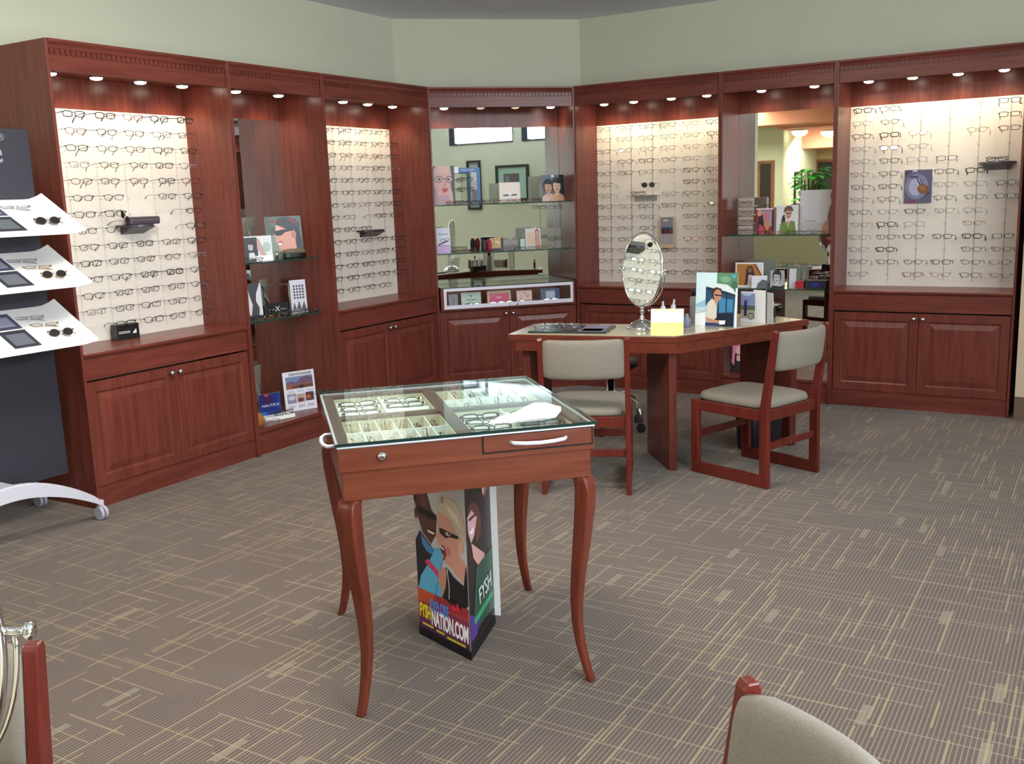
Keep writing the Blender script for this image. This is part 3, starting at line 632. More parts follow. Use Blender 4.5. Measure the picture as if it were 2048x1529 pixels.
t = thing('eyewear_stand', 'clear eyewear stand with blue edge and banner beside the red-lipped face poster', 'stand', W('C4', .335, .20, 1.541), RZ('C4'))
bx('side_bar', mat('blue_plastic', '2470b4', .3), t, .085, .108, 0, .02, 0, .29, .002); b = bx('banner', mat('blue_plastic', '2470b4', .3), t, -.07, .085, 0, .012, .255, .29)
bx('white_tab', WHITE, t, -.105, -.07, 0, .012, .25, .30); lettering('NINE WEST', mat('ink_dfe6f4', 'dfe6f4', .4), t, .008, .2725, .022, sx=.95)
bx('clear_back', ACRYL, t, .02, .085, .004, .008, .0, .255); bx('stand_base', ACRYL, t, -.105, .108, -.03, .04, 0, .006)
for z in (.105, .185): MB().box(-.09, .04, -.004, .004, z-.004, z-.001).build('glasses_bar', ACRYL, t)
for k, z in enumerate((.12, .20)): put_glasses((1, 6)[k], 1, W('C4', .315, .178, 1.541+z), (0, 0, RZ('C4')), f'dark eyeglasses on the {("lower", "upper")[k]} bar of the blue-edged stand', GRP)
t = flat_card('C4', .69, .20, 1.541, .178, .165, 'cream card with a small dark glasses picture on the upper corner shelf', [('ecdccc', rect(0, 0, 1, 1)), ('f4e8dc', rect(.03, .03, .97, .97)), ('4c4c5c', [(.15, .4), (.4, .42), (.5, .45), (.6, .42), (.85, .42), (.83, .34), (.6, .33), (.5, .38), (.4, .32), (.2, .32)]), ('f8f8ff', ell(.5, .42, .1, .04))], rz=.0, lean=.06)
flat_card('C4', 1.06, .19, 1.541, .205, .215, 'photo of two smiling people in glasses, heads together, on the upper corner shelf', [('6a7886', rect(0, 0, 1, 1)), ('2a3038', rect(.8, 0, 1, 1))] + face_art(.30, .55, .24, 'dea286', '202028', long=False, top='e6c8c0') + face_art(.68, .58, .25, 'ecc09c', '2c343c', long=False, top='dcae90', glasses='b09080') + [('f0f4f4', ell(.5, .95, .07, .05))], rz=.12, lean=.08)
for k, (x, v) in enumerate(((.20, 4), (.30, 2), (.40, 6), (.50, 4), (.585, 3), (.70, 5), (.80, 3), (.90, 2))):
    put_glasses(v, 1, W('C4', x, .125, 1.557), (-.2, 0, RZ('C4')+[-.5, .4, -.3, .5][k % 4]), f'{VAR[v][0]} folded eyeglasses, {ORD[k]} from left on the upper corner glass shelf', GRP, scale=.9)
flat_card('C4', .118, .21, 1.153, .115, .205, 'lilac and white card with red glasses picture at the left of the lower corner shelf', [('dcdcee', rect(0, 0, 1, 1)), ('c8a8dc', rect(0, 0, 1, .3)), ('4a2a4c', [(.06, .28), (.12, .36), (.5, .44), (.9, .54), (.86, .46), (.5, .38), (.16, .30)]), ('4a2a4c', ell(.45, .5, .18, .07)), ('dcdcee', ell(.45, .5, .14, .05)), ('4a2a4c', ell(.78, .53, .15, .06)), ('dcdcee', ell(.78, .53, .11, .04)), ('a03050', rect(.1, .29, .9, .31))],
    lean=.05, text=[('REVLON', .5, .74, .017, '7a7a90', 1.2)])
for nm, x, c_, lb in (('glasses_case', .445, '3c3c46', 'upright dark grey spectacle case left of the red one, lower corner shelf'), ('glasses_case', .488, 'a8243c', 'upright red spectacle case on the lower corner shelf')):
    t = thing('glasses_case', lb, 'case', W('C4', x, .18, 1.153), RZ('C4')+.2, 'spectacle cases on the lower corner shelf')
    MB().loft([[(px*.021*k, py*.035*k, z) for px, py in ell(0, 0, 1, 1, 14)] for z, k in ((0, .8), (.02, 1), (.075, 1), (.095, .6))]).build('case_body', mat('case_'+c_, c_, .5), t, smooth=True)
flat_card('C4', .565, .22, 1.153, .115, .105, 'tan picture of glasses in a black stand on the lower corner shelf', [('18161c', rect(0, 0, 1, 1)), ('c8a468', rect(0, .18, .84, 1)), ('e4c890', ell(.55, .6, .2, .2)), ('3c3020', [(.2, .6), (.5, .55), (.7, .4), (.5, .48)])], t=.02, m=BLACK, lean=.03)
flat_card('C4', .685, .22, 1.153, .125, .085, 'low grey-brown card on the lower corner shelf, right of the tan picture', [('8c8480', rect(0, 0, 1, 1)), ('6c6664', rect(0, 0, 1, .5))], lean=.08)
flat_card('C4', .80, .24, 1.153, .045, .085, 'narrow mint card on the lower corner shelf', [('c8dcd4', rect(0, 0, 1, 1))], lean=.05)
flat_card('C4', .885, .22, 1.153, .135, .17, 'card with cream sky and a red-haired woman in pink, lower corner shelf', [('dcd8d4', rect(0, 0, 1, 1)), ('dcc4a8', rect(.1, .2, .6, .8)), ('c89488', [(.62, 0), (.6, .5), (.7, .7), (.9, .6), (.98, 0)]), ('8c4030', [(.66, .4), (.64, .9), (.8, .98), (.92, .85), (.88, .55), (.8, .8), (.7, .75)]), ('e0a898', ell(.78, .76, .09, .13))], rz=.05, lean=.07)
t = thing('eyewear_stand', 'clear acrylic eyewear stand with tall chrome pole at the right of the lower corner shelf', 'stand', W('C4', 1.06, .20, 1.153), RZ('C4'))
bx('stand_block', ACRYL, t, -.055, .055, -.02, .02, .0, .165, .002); pl_ = MB(); pl_.tube([(0, -.03, 0), (0, -.03, .345)], .003, 6); pl_.tube([(-.05, -.03, .075), (.07, -.03, .075)], .003, 6); pl_.lathe([(.022, 0), (.022, .004)], 14, T=Matrix.Translation((0, -.03, 0))); pl_.build('chrome_pole', CHROME, t)
put_glasses(4, 1, W('C4', 1.06, .155, 1.492), (0, 0, RZ('C4')), 'silver eyeglasses on top of the tall chrome pole', GRP)
put_glasses(4, 1, W('C4', 1.06, .155, 1.235), (0, 0, RZ('C4')), 'silver eyeglasses halfway down the chrome pole', GRP)
for k, (x, v) in enumerate(((.24, 3), (.35, 2), (.62, 4), (.74, 6), (.86, 4), (.97, 3))):
    put_glasses(v, 1, W('C4', x, .125, 1.169), (-.2, 0, RZ('C4')+[-.4, .4, -.2][k % 3]), f'{VAR[v][0]} folded eyeglasses, {ORD[k]} from left on the lower corner glass shelf', GRP, scale=.9)

# ---- white framed display case under the corner mirror
t = thing('display_case', 'low white-framed glass case with cards inside, on the corner cabinet', 'display case', W('C4', 0, 0, .7052), RZ('C4'))
xa, xb, yf, yb = .050, 1.135, -.045, .38; hh = .178
CHI = CH
bx('case_floor', CHX, t, xa-.022, xb+.022, yf, yb, 0, .012); bx('case_side', CHX, t, xa-.022, xa-.001, yf+.004, yb, .012, hh); bx('case_side', CHX, t, xb+.001, xb+.022, yf+.004, yb, .012, hh); bx('case_back', CHX, t, xa, xb, yb-.01, yb, .012, hh)
f = MB()
for q in ((xa, xb, .012, .042), (xa, xb, hh-.024, hh), (xa, xa+.022, .042, hh-.024), (xb-.022, xb, .042, hh-.024)): f.box(q[0], q[1], yf-.004, yf+.008, q[2], q[3])
f.build('white_frame', LILAC, t, .001); bx('front_glass', GLASS, t, xa+.022, xb-.022, yf+.001, yf+.004, .042, hh-.024)
g = MB().box(xa-.022, xb+.022, yf, yb, hh, hh+.007); g.m = [0, 0, 1, 1, 1, 1]; g.build('top_glass', [GLASSG, GEDGE], t)
MB().lathe([(.009, 0), (.009, .008), (.005, .01)], 14, T=Matrix.Translation(((xa+xb)/2+.06, yf-.004, .026)) @ Matrix.Rotation(pi/2, 4, 'X')).build('lock', NICKEL, t)
bx('door_stop', NICKEL, t, (xa+xb)/2-.004, (xa+xb)/2+.004, yf-.007, yf-.004, .014, .036)
z = .7052+.0125
flat_card('C4', .145, .04, z, .075, .112, 'grey card at the left end inside the white-framed case', [('747488', rect(0, 0, 1, 1)), ('3c3c58', rect(.45, .4, .55, .65)), ('3c3c58', rect(.4, .62, .6, .66))], lean=.12)
flat_card('C4', .295, .05, z, .165, .118, 'mint green card with a small black spade inside the white-framed case', [('b4ccc0', rect(0, 0, 1, 1)), ('2c3038', ell(.5, .76, .035, .05)), ('2c3038', [(.47, .66), (.53, .66), (.5, .74)])], lean=.12, text=[('kate spade', .5, .5, .016, '4a544e', 1.2)])
flat_card('C4', .53, .05, z, .20, .118, 'tan card with bright pink panel inside the white-framed case', [('c8b088', rect(0, 0, 1, 1)), ('c8306c', rect(.08, .2, .92, .82)), ('e47aa0', rect(.36, .45, .6, .6))], lean=.12, text=[('CVO', .48, .52, .018, 'f0a8c0', 1.1)])
flat_card('C4', .745, .05, z, .13, .108, 'pale pink card with two drawn glasses inside the white-framed case', [('ecc8bc', rect(0, 0, 1, 1)), ('5a4440', ell(.28, .52, .1, .12)), ('ecc8bc', ell(.28, .52, .07, .09)), ('5a4440', ell(.72, .58, .1, .12)), ('ecc8bc', ell(.72, .58, .07, .09)), ('c87c6c', rect(.4, .78, .6, .84))], lean=.12)
flat_card('C4', .97, .05, z, .165, .115, 'blue card with pale screen-like square inside the white-framed case', [('2c3c74', rect(0, 0, 1, 1)), ('3c4c88', rect(0, .7, 1, 1)), ('8ca4b8', rect(.25, .25, .75, .8)), ('a8bccc', rect(.3, .3, .7, .75))], lean=.12)
for k, (x, v) in enumerate(((.30, 0), (.50, 4), (.57, 4), (.745, 2), (.96, 4))):
    put_glasses(v, 1, W('C4', x, .012, z+.020), (-.2, 0, RZ('C4')), f'{VAR[v][0]} folded eyeglasses, {ORD[k]} from left inside the white-framed case', 'eyeglasses inside the white-framed case', scale=.9)

# ---- right mirrored cabinet
GRP = 'eyeglasses folded on the right glass shelves'
t = thing('eyewear_stand', 'beige tower stand holding four clear eyeglasses, left end of upper right shelf', 'stand', W('B6', .135, .17, 1.241), 0)
for k in range(4): bx('tower_block', mat('beige_block', 'b8a49c', .5), t, -.055, .055, 0, .055, .070*k+.002, .070*k+.066, .003)
for k in range(4): put_glasses(4, 1, W('B6', .135, .145, 1.241+.03+.07*k), (0, 0, 0), f'silver eyeglasses, {["lowest", "second lowest", "second highest", "highest"][k]} on the beige tower stand', GRP)
flat_card('B6', .29, .17, 1.241, .145, .195, 'photo card in red and violet tones on the upper right shelf', [('8c2430', rect(0, 0, 1, 1)), ('f0e4e4', rect(.0, .95, .92, 1)), ('a094a8', rect(.3, .3, .85, .92)), ('c87080', ell(.55, .7, .16, .14)), ('2c1420', [(.1, .2), (.15, .7), (.35, .8), (.45, .4), (.4, .1)]), ('e0a080', ell(.2, .82, .12, .12)), ('d08050', ell(.62, .35, .12, .2)), ('301418', rect(.86, .1, .94, .9)), ('c04858', [(.15, 0), (.2, .4), (.4, .3), (.5, 0)])], lean=.06)
flat_card('B6', .455, .18, 1.241, .165, .215, 'photo of a woman in a green dress and brown hat on the upper right shelf', [('dfe0e0', rect(0, 0, 1, 1)), ('3c2a2c', [(.22, .35), (.26, .6), (.36, .7), (.42, .5), (.36, .3)]), ('c89880', [(.1, 0), (.18, .3), (.4, .45), (.7, .45), (.88, .25), (.95, 0)]),
    ('c89880', ell(.55, .70, .14, .18)), ('6a8c40', [(.2, 0), (.18, .35), (.42, .45), (.55, .22), (.68, .48), (.85, .42), (.9, 0)]), ('c89880', [(.46, .45), (.64, .45), (.56, .2)]), ('6c4a44', [(.32, .72), (.36, .9), (.5, .98), (.68, .96), (.78, .82), (.72, .78), (.5, .82)]), ('a04040', ell(.56, .6, .05, .02)), ('2a2020', rect(.44, .70, .68, .73))], lean=.05)
flat_card('B6', .655, .24, 1.241, .245, .32, 'large pale grey poster with a long-haired woman at its right edge', [('c4c4c8', rect(0, 0, 1, 1)), ('d4d4da', rect(0, .25, .8, 1)), ('6c4438', [(.84, 0), (.84, .4), (.92, .7), (.9, .9), (1, 1), (1, 0)]), ('c08c74', [(.66, 0), (.7, .2), (.86, .35), (.88, 0)]), ('d8a890', ell(.97, .72, .05, .12)), ('b4b09c', rect(.14, .27, .5, .30))], lean=.04)
for k, (x, v) in enumerate(((.28, 4), (.40, 3), (.50, 4), (.60, 6), (.71, 3))):
    put_glasses(v, 1, W('B6', x, .12, 1.257), (-.2, 0, [-.3, .3][k % 2]), f'{VAR[v][0]} folded eyeglasses, {ORD[k]} from left on the upper right glass shelf', GRP, scale=.9)
flat_card('B6', .165, .19, .836, .215, .19, 'white-edged card of a long-haired woman on orange ground, lower right shelf', [('f0eef0', rect(0, 0, 1, 1)), ('b87830', rect(.05, .08, .95, .94)), ('8c5420', [(.6, .94), (.7, .94), (.95, .3), (.95, .5)]), ('dce0e8', [(.75, .94), (.95, .94), (.95, .5)]), ('3c2420', [(.36, .1), (.38, .7), (.46, .86), (.6, .86), (.68, .6), (.74, .1)]), ('8c5840', ell(.52, .7, .07, .1)), ('e0c8cc', [(.44, .08), (.48, .5), (.6, .5), (.62, .08)]), ('2a1c20', [(.34, .1), (.4, .5), (.48, .5), (.44, .1)])], rz=.1, lean=.07)
flat_card('B6', .265, .13, .836, .115, .095, 'small white and grey card in front of the orange ground card', [('e8ecf4', rect(0, 0, 1, 1)), ('5c6470', [(.3, 0), (.4, .4), (.7, .7), (1, .6), (1, 0)])], rz=.2, lean=.1)
flat_card('B6', .395, .15, .836, .105, .135, 'black and white card of a face in glasses on the lower right shelf', [('b4b4bc', rect(0, 0, 1, 1))] + face_art(.48, .62, .34, 'd4d0d0', '303034', long=False, top='d0ccd0', lips='505054') + [('2c2c30', [(0, 0), (.2, .15), (.8, .1), (1, .2), (1, 0)])], lean=.05)
flat_card('B6', .495, .20, .836, .06, .145, 'narrow white card beside the black and white face card', [('dcdce0', rect(0, 0, 1, 1)), ('3a2428', rect(.0, .0, .12, 1))], lean=.04)
for x0, w_, h_, c_, lb in ((.567, .062, .055, 'b02034', 'small red box on the lower right glass shelf'), (.685, .155, .062, '1c1c38', 'dark navy box with blue mark at the right of the lower right shelf')):
    t = thing('box', lb, 'box', W('B6', x0, .14, .836), 0); bx('box_body', mat('box_'+c_, c_, .5), t, -w_/2, w_/2, 0, .10, 0, h_, .002)
    if w_ > .1: picture(t, .06, .03, [('2c34a0', ell(.5, .5, .5, .45))], z0=.016, y=-.0008, name='printed_mark')
for k, (x, v) in enumerate(((.62, 4), (.70, 5))):
    put_glasses(v, 1, W('B6', x, .19, .9125), (-.1, 0, 0), f'{("silver", "burgundy")[k]} folded eyeglasses on the dark navy box', GRP)
flat_card('B6', .10, .10, .176, .10, .27, 'tall card of a woman with pink hair standing on the lowest right shelf', [('3a2028', rect(0, 0, 1, 1)), ('e48cb0', ell(.55, .75, .4, .2)), ('e48cb0', [(.2, .8), (.1, .3), (.3, .2), (.4, .6)]), ('ecc0b4', ell(.66, .64, .22, .12)), ('ecc0b4', [(.5, .5), (.8, .5), (.9, .3), (.5, .3)]), ('2c3438', [(.35, .1), (.4, .35), (.95, .32), (.9, .05)])], lean=.03)

# ------------------------------------------------------------------ upholstered chairs
def chair(label, loc, rz, group='upholstered wooden chairs'):
    t = thing('upholstered_chair', label, 'chair', (*loc, 0), rz, group)
    for s_ in (-1, 1):
        x0, x1 = sorted((s_*.240, s_*.212))
        f = MB(); P = [(-.268, 0), (-.262, .43), (-.310, .845), (-.302, .855), (-.272, .855), (-.262, .845), (-.208, .42), (-.208, .068), (.212, .068), (.212, .36), (-.208, .36), (-.208, .425), (.262, .425), (.262, 0)]
        # sled-shaped side: rear post, floor runner, front leg, seat rail
        f.prism([(-.268, 0), (-.262, .43), (-.312, .845), (-.306, .856), (-.286, .856), (-.280, .845), (-.210, .43), (-.210, 0)], x0, x1, axis='x')
        rp = f.build('rear_post', CHC, t, .004)
        bx('front_leg', CHC, t, x0, x1, .208, .262, 0, .425, .004); bx('floor_runner', CHC, t, x0+.001, x1-.001, -.212, .210, 0, .066, .004); bx('seat_rail', CHC, t, x0+.001, x1-.001, -.212, .210, .365, .425, .004)
    bx('stretcher', CHC, t, -.213, .213, -.245, -.225, .205, .245, .003); bx('stretcher', CHC, t, -.213, .213, .222, .242, .205, .245, .003)
    bx('seat_rail', CHC, t, -.213, .213, -.250, -.222, .365, .425, .003); bx('seat_rail', CHC, t, -.213, .213, .225, .25, .365, .425, .003)
    # seat cushion: rounded pad
    secs = []
    for z, k in ((.424, .95), (.430, 1.0), (.447, 1.0), (.462, .965), (.472, .86), (.478, .6), (.480, .25)):
        secs.append([(.218*k*math.copysign(abs(cos(a))**.36, cos(a)), .012+.25*k*math.copysign(abs(sin(a))**.36, sin(a)), z) for a in [2*pi*i/40 for i in range(40)]])
    MB().loft(secs).build('seat', FABRIC, t, smooth=True)
    # back cushion, curved in plan, wrapped between the posts
    b = MB(); secs = []
    for i in range(15):
        x = -.2115+.423*i/14; u = x/.2115; yo = -.052*(1-u*u); ed = 1 if 0 < i < 14 else .93
        lean = lambda z: -.262-.05*(z-.43)/.415
        pr = []
        for a in [2*pi*j/20 for j in range(20)]:
            dy = .024*ed*math.copysign(abs(cos(a))**.6, cos(a)); dz = .106*ed*math.copysign(abs(sin(a))**.45, sin(a)); z = .742+dz
            pr.append((x, lean(z)+.024+yo+dy, z))
        secs.append(pr)
    b.loft(secs).build('backrest', FABRIC, t, smooth=True)
    return t
ch = chair('wooden chair with grey-beige fabric, seen from behind, between display table and desk', (-2.43, 4.79), R_(23.0))
def chair_copy(label, loc, rz): c = copy_tree(ch, (*loc, 0), (0, 0, rz), label); return c
chair_copy('wooden chair with grey-beige fabric angled at the pointed end of the desk', (-1.662, 5.346), R_(70))
chair_copy('grey-beige chair cut off at the bottom edge, only its back corner showing', (-.462, .983), R_(137))
chair_copy('chair post and fabric just behind the cut-off chrome mirror', (-1.585, .555), R_(211.5))

# ------------------------------------------------------------------ angled desk
t = thing('desk', 'angled cherry desk with pale top, in front of the right wall cabinets', 'desk', (0, 0, 0))
A = Vector((-3.03, 4.94)); B = Vector((-2.05, 5.137)); C_ = Vector((-1.56, 6.08)); dA = (B-A).normalized(); nA = Vector((-dA.y, dA.x)); dB = (C_-B).normalized(); nB = Vector((-dB.y, dB.x)); wd = .50
def inter(p, d, q, e_):
    k = ((q.x-p.x)*e_.y-(q.y-p.y)*e_.x)/(d.x*e_.y-d.y*e_.x); return p+d*k
def deskpoly(i, endi=None):
    ei = i if endi is None else endi
    return [tuple(v) for v in (A+nA*i+dA*ei, inter(A+nA*i, dA, B+nB*i, dB), C_+nB*i-dB*ei, C_+nB*(wd-i)-dB*ei, inter(A+nA*(wd-i), dA, B+nB*(wd-i), dB), A+nA*(wd-i)+dA*ei)]
MB().prism(deskpoly(0), .750, .786).build('desk_edge', CHD, t, .003)
MB().prism(deskpoly(.012, .05), .7865, .7905).build('desk_top', DESKT, t)
P = deskpoly(.004, .05); Q = deskpoly(.026, .07)
ap = MB()
for i in range(6):
    j = (i+1) % 6; ap.prism([P[i], P[j], Q[j], Q[i]], .690, .752)
ap.build('apron', CHD, t)
def panel_leg(p, q, w_=.045, z1=.70):
    p, q = Vector(p), Vector(q); d = (q-p).normalized(); n = Vector((-d.y, d.x))*w_/2
    MB().prism([tuple(p-n), tuple(q-n), tuple(q+n), tuple(p+n)], 0, z1).build('panel_leg', wood('desk_leg_wood', '4f221c', '6d3529'), t, .003)
panel_leg((-2.085, 5.175), (-2.375, 5.53)); panel_leg(C_-dB*.09+nB*.03, C_-dB*.09+nB*.47, .05); panel_leg(A+dA*.10+nA*.04, A+dA*.10+nA*.46)

# ------------------------------------------------------------------ oval table mirrors
def table_mirror(label, loc, rz, hz=1.14, tilt=0.0, a_=.113, kn=0.0):
    t = thing('table_mirror', label, 'mirror', loc, rz, 'oval chrome table mirrors')
    z = hz-loc[2]
    MB().lathe([(.084, 0), (.088, .006), (.086, .016), (.078, .026), (.070, .034), (.060, .044), (.044, .052), (.028, .057), (.022, .060)], 32).build('base', CHROME, t, smooth=True)
    MB().lathe([(.022, .054), (.012, .062), (.016, .072), (.009, .082), (.009, .096), (.018, .106), (.010, .116), (.013, .125), (.013, .135)], 20).build('stem', CHROME, t, smooth=True)
    y = MB(); pts = [((a_+.018)*cos(a), .012, z+.215*sin(a)*1.0) for a in [pi+pi*i/28 for i in range(29)]]
    y.tube(pts, .0032, 8, flat=1.2); y.build('yoke', CHROME, t, smooth=True)
    for s_ in (-1, 1):
        MB().lathe([(.006, -.004), (.006, .012), (.006, .012+kn), (.012, .016+kn), (.012, .024+kn), (.006, .027+kn)], 14, T=Matrix.Translation((s_*(a_+.005), .010, z)) @ Matrix.Rotation(s_*pi/2, 4, 'Y')).build('pivot_knob', CHROME, t, smooth=True)
    RT = Matrix.Translation((0, .006, z)) @ Matrix.Rotation(tilt, 4, 'X')
    fr = MB(); fr.tube([RT @ Vector((a_*cos(a), 0, .210*sin(a))) for a in [2*pi*i/48 for i in range(48)]], .0085, 8, closed=True, flat=1.0); fr.build('mirror_frame', CHROME, t, smooth=True)
    m = MB(); E = [((a_-.005)*cos(a), .205*sin(a)) for a in [2*pi*i/48 for i in range(48)]]
    m.add([RT @ Vector((x, -.006, zz)) for x, zz in E]+[RT @ Vector((x, .006, zz)) for x, zz in E], [tuple(range(48)), tuple(range(95, 47, -1))]+[(i, (i+1) % 48, 48+(i+1) % 48, 48+i) for i in range(48)])
    m.build('mirror_glass', MIRROR, t)
    return t
table_mirror('oval chrome mirror on a stand at the bend of the angled desk', (-2.34, 5.335, .7905), R_(-18), 1.142, R_(-5), .150)

# ------------------------------------------------------------------ things on the desk
DZ = .7906
t = thing('eyewear_tray', 'flat dark tray with pictures and glasses at the left end of the desk', 'tray', (-2.735, 5.205, DZ), R_(14))
bx('tray_mat', mat('tray_dark', '22302e', .15), t, -.235, .235, -.15, .15, 0, .010, .002)
b = MB()
for x0, x1, y0, y1, c in ((.06, .21, -.13, .13, '8c88a4'), (-.04, .04, .0, .13, '3c4c84'), (-.21, -.06, .06, .13, '5a6c74'), (.08, .20, -.12, -.02, '6c5c50'), (-.2, -.08, -.12, -.03, '3a4a48')):
    b.box(x0, x1, y0, y1, .0102, .0112, col=lin(c))
b.build('printed_insert', PRINT, t)
for k, (x, y, v) in enumerate(((-.15, -.06, 4), (-.13, .09, 4), (.02, -.07, 3), (-.03, .07, 4))):
    put_glasses(v, 1, (-2.735+x*cos(.244)-y*sin(.244), 5.205+x*sin(.244)+y*cos(.244), DZ+.020), (-1.0, 0, .3), f'{VAR[v][0]} folded eyeglasses, {ORD[k]} on the dark desk tray', 'eyeglasses on the dark desk tray')
t = card('counter_sign', 'yellow and white tent card beside the oval mirror on the desk', 'sign', (-2.135, 5.215, DZ), R_(17), .185, .142, [('fbf7e4', rect(0, 0, 1, 1)), ('f2f08a', rect(0, 0, 1, .44)), ('fbf3b8', rect(.1, .9, .9, 1)), ('b8b884', rect(.24, .36, .58, .375)), ('b0ae7c', rect(.62, .36, .74, .375)), ('c8c890', rect(.1, .45, .9, .458))], lean=.22)
card('counter_sign', 'tall photo card of a woman in white holding a cup on the desk', 'poster', (-1.985, 5.60, DZ), R_(-2), .258, .315, [
    ('9cc8dc', rect(0, 0, 1, 1)), ('d8f0f4', [(0, 1), (.5, 1), (.5, .72), (.3, .78), (.25, .5), (0, .4)]), ('c4dce4', rect(0, 0, .25, .35)), ('5c8c6c', [(.5, 1), (1, 1), (1, .6), (.85, .72), (.5, .8)]), ('7cac84', ell(.7, .88, .12, .06)), ('3c6c54', ell(.92, .75, .08, .1)), ('48aed8', rect(.86, .91, .95, .96)),
    ('dfeaea', [(.24, .76), (.5, .80), (.75, .78), (.9, .70), (.97, .58), (.7, .66), (.24, .74)]), ('1c4a68', [(.24, .74), (.7, .66), (.95, .60), (.93, .22), (.55, .2), (.24, .4)]), ('3c84b0', [(.56, .56), (.72, .52), (.9, .5), (.9, .28), (.58, .25)]), ('0c2840', [(.26, .73), (.95, .60), (.95, .56), (.26, .69)]), ('0c2840', rect(.73, .25, .76, .62)),
    ('0c1c34', [(.45, .25), (.93, .25), (.93, 0), (.5, 0)]), ('d8d2c4', [(.25, .1), (.28, .42), (.40, .52), (.52, .42), (.52, .16), (.4, .08)]), ('3c2a28', [(.37, .62), (.40, .70), (.5, .73), (.62, .70), (.65, .58), (.6, .5), (.42, .5)]), ('c08c74', ell(.53, .58, .095, .11)), ('c08c74', [(.44, .5), (.52, .36), (.56, .5)]), ('241c20', [(.46, .60), (.64, .58), (.64, .56), (.46, .57)]),
    ('c08c74', [(.25, .16), (.6, .10), (.6, .04), (.28, .08)]), ('f4f8f8', [(.58, .11), (.74, .11), (.72, .04), (.6, .03)]), ('2c3c68', [(.25, 0), (.25, .06), (.55, .06), (.62, 0)]), ('f0f4f4', rect(.0, 0, .25, .26)), ('b4c8cc', [(0, .24), (.25, .3), (.25, .26), (0, .22)]), ('f0f6f8', rect(.955, 0, 1, .72))], lean=.08)
t = thing('spray_bottle', 'grey spray bottle with black cap behind the tall photo card', 'bottle', (-2.165, 5.725, DZ), 0)
MB().lathe([(.026, 0), (.028, .004), (.028, .14), (.024, .155), (.014, .165)], 20).build('bottle_body', mat('bottle_grey', 'a8a8a6', .35), t, smooth=True)
MB().lathe([(.017, .163), (.017, .19), (.012, .205), (.008, .21)], 14).build('cap', BLACK, t, smooth=True)
t = thing('lens_cleaner_bottle', 'small slate-coloured bottle between yellow card and tall photo card', 'bottle', (-2.125, 5.50, DZ), 0)
MB().lathe([(.021, 0), (.023, .004), (.023, .045), (.012, .062), (.010, .078), (.008, .082)], 16).build('bottle_body', mat('slate_plastic', '6c6c84', .4), t, smooth=True)
t = thing('desk_caddy', 'black desk caddy holding small white bottles behind the yellow card', 'caddy', (-2.30, 5.66, DZ), R_(30))
c = MB(); c.box(-.085, .085, -.035, .035, 0, .006); c.box(-.085, .085, -.035, -.031, 0, .055); c.box(-.085, .085, .031, .035, 0, .055); c.box(-.085, -.081, -.031, .031, 0, .055); c.box(.081, .085, -.031, .031, 0, .055); c.build('caddy_body', BLACK, t)
for k, (x, c_, h_, rt) in enumerate(((-.04, 'ececf2', .13, 0), (.01, 'e8e8ee', .14, .15))):
    q = thing('cleaner_bottle', ('upright white bottle with dark cap in the black desk caddy', 'white squeeze bottle leaning in the black desk caddy')[k], 'bottle', (-2.30+x*cos(.52), 5.66+x*sin(.52), DZ+.0065), 0, 'white bottles in the desk caddy', rot=(0, rt, 0))
    MB().lathe([(.014, 0), (.016, .003), (.016, h_*.72), (.007, h_*.8), (.006, h_)], 14).build('bottle_body', mat('bottle_white', 'e8e8f0', .4), q, smooth=True)
    if k == 0: MB().lathe([(.008, h_), (.008, h_+.03), (.003, h_+.034)], 10).build('cap', BLACK, q)
t = thing('brochure_holder', 'upright folded brochure with bicycle photo and dark spine, right part of desk', 'brochure', (-1.83, 5.83, DZ), R_(-8))
bx('photo_leaf', PAPER, t, -.075, .022, -.012, -.009, 0, .185); o = picture(t, .097, .185, [('e8ecf0', rect(0, 0, 1, 1)), ('8c9cc8', rect(0, .45, .95, .95)), ('c8d4e8', ell(.4, .92, .3, .06)), ('5c6c58', rect(0, .38, .95, .55)), ('b0a890', rect(0, .12, .95, .4)), ('3a3068', [(.2, .2), (.22, .7), (.36, .76), (.42, .7), (.4, .2)]), ('b07868', ell(.32, .72, .06, .04)), ('2a2a2c', ell(.68, .2, .2, .11)), ('b0a890', ell(.68, .2, .16, .085)), ('2a2a2c', rect(.0, .0, .0, .0))], x0=-.075, y=-.0126)
b = MB(); b.prism([(.0, .0), (.085, -.012), (.087, -.009), (.0, .003)], 0, .195); b.build('white_leaf', PAPER, t)
MB().prism([(.0852, -.013), (.091, -.013), (.091, -.006), (.0852, -.006)], 0, .205).build('spine', mat('spine_grey', '4c5058', .4), t)
MB().prism([(.0915, -.010), (.145, -.045), (.147, -.042), (.0935, -.006)], 0, .185).build('side_leaf', mat('leaf_grey', 'c8c8c4', .5), t)
t = thing('figurine_card', 'small dark cut-out card at the far rear edge of the desk', 'card', (-1.795, 6.09, DZ), R_(-20)); bx('card', mat('card_navy', '20242e', .5), t, -.022, .022, 0, .02, 0, .06, .004)
MB().loft([[(x*.012*k, .010+y*.008*k, z) for x, y in ell(0, 0, 1, 1, 10)] for z, k in ((.058, .8), (.07, 1.2), (.09, 1.1), (.10, .4))]).build('cut_out_head', mat('tan_print', 'a87a50', .6), t, smooth=True)
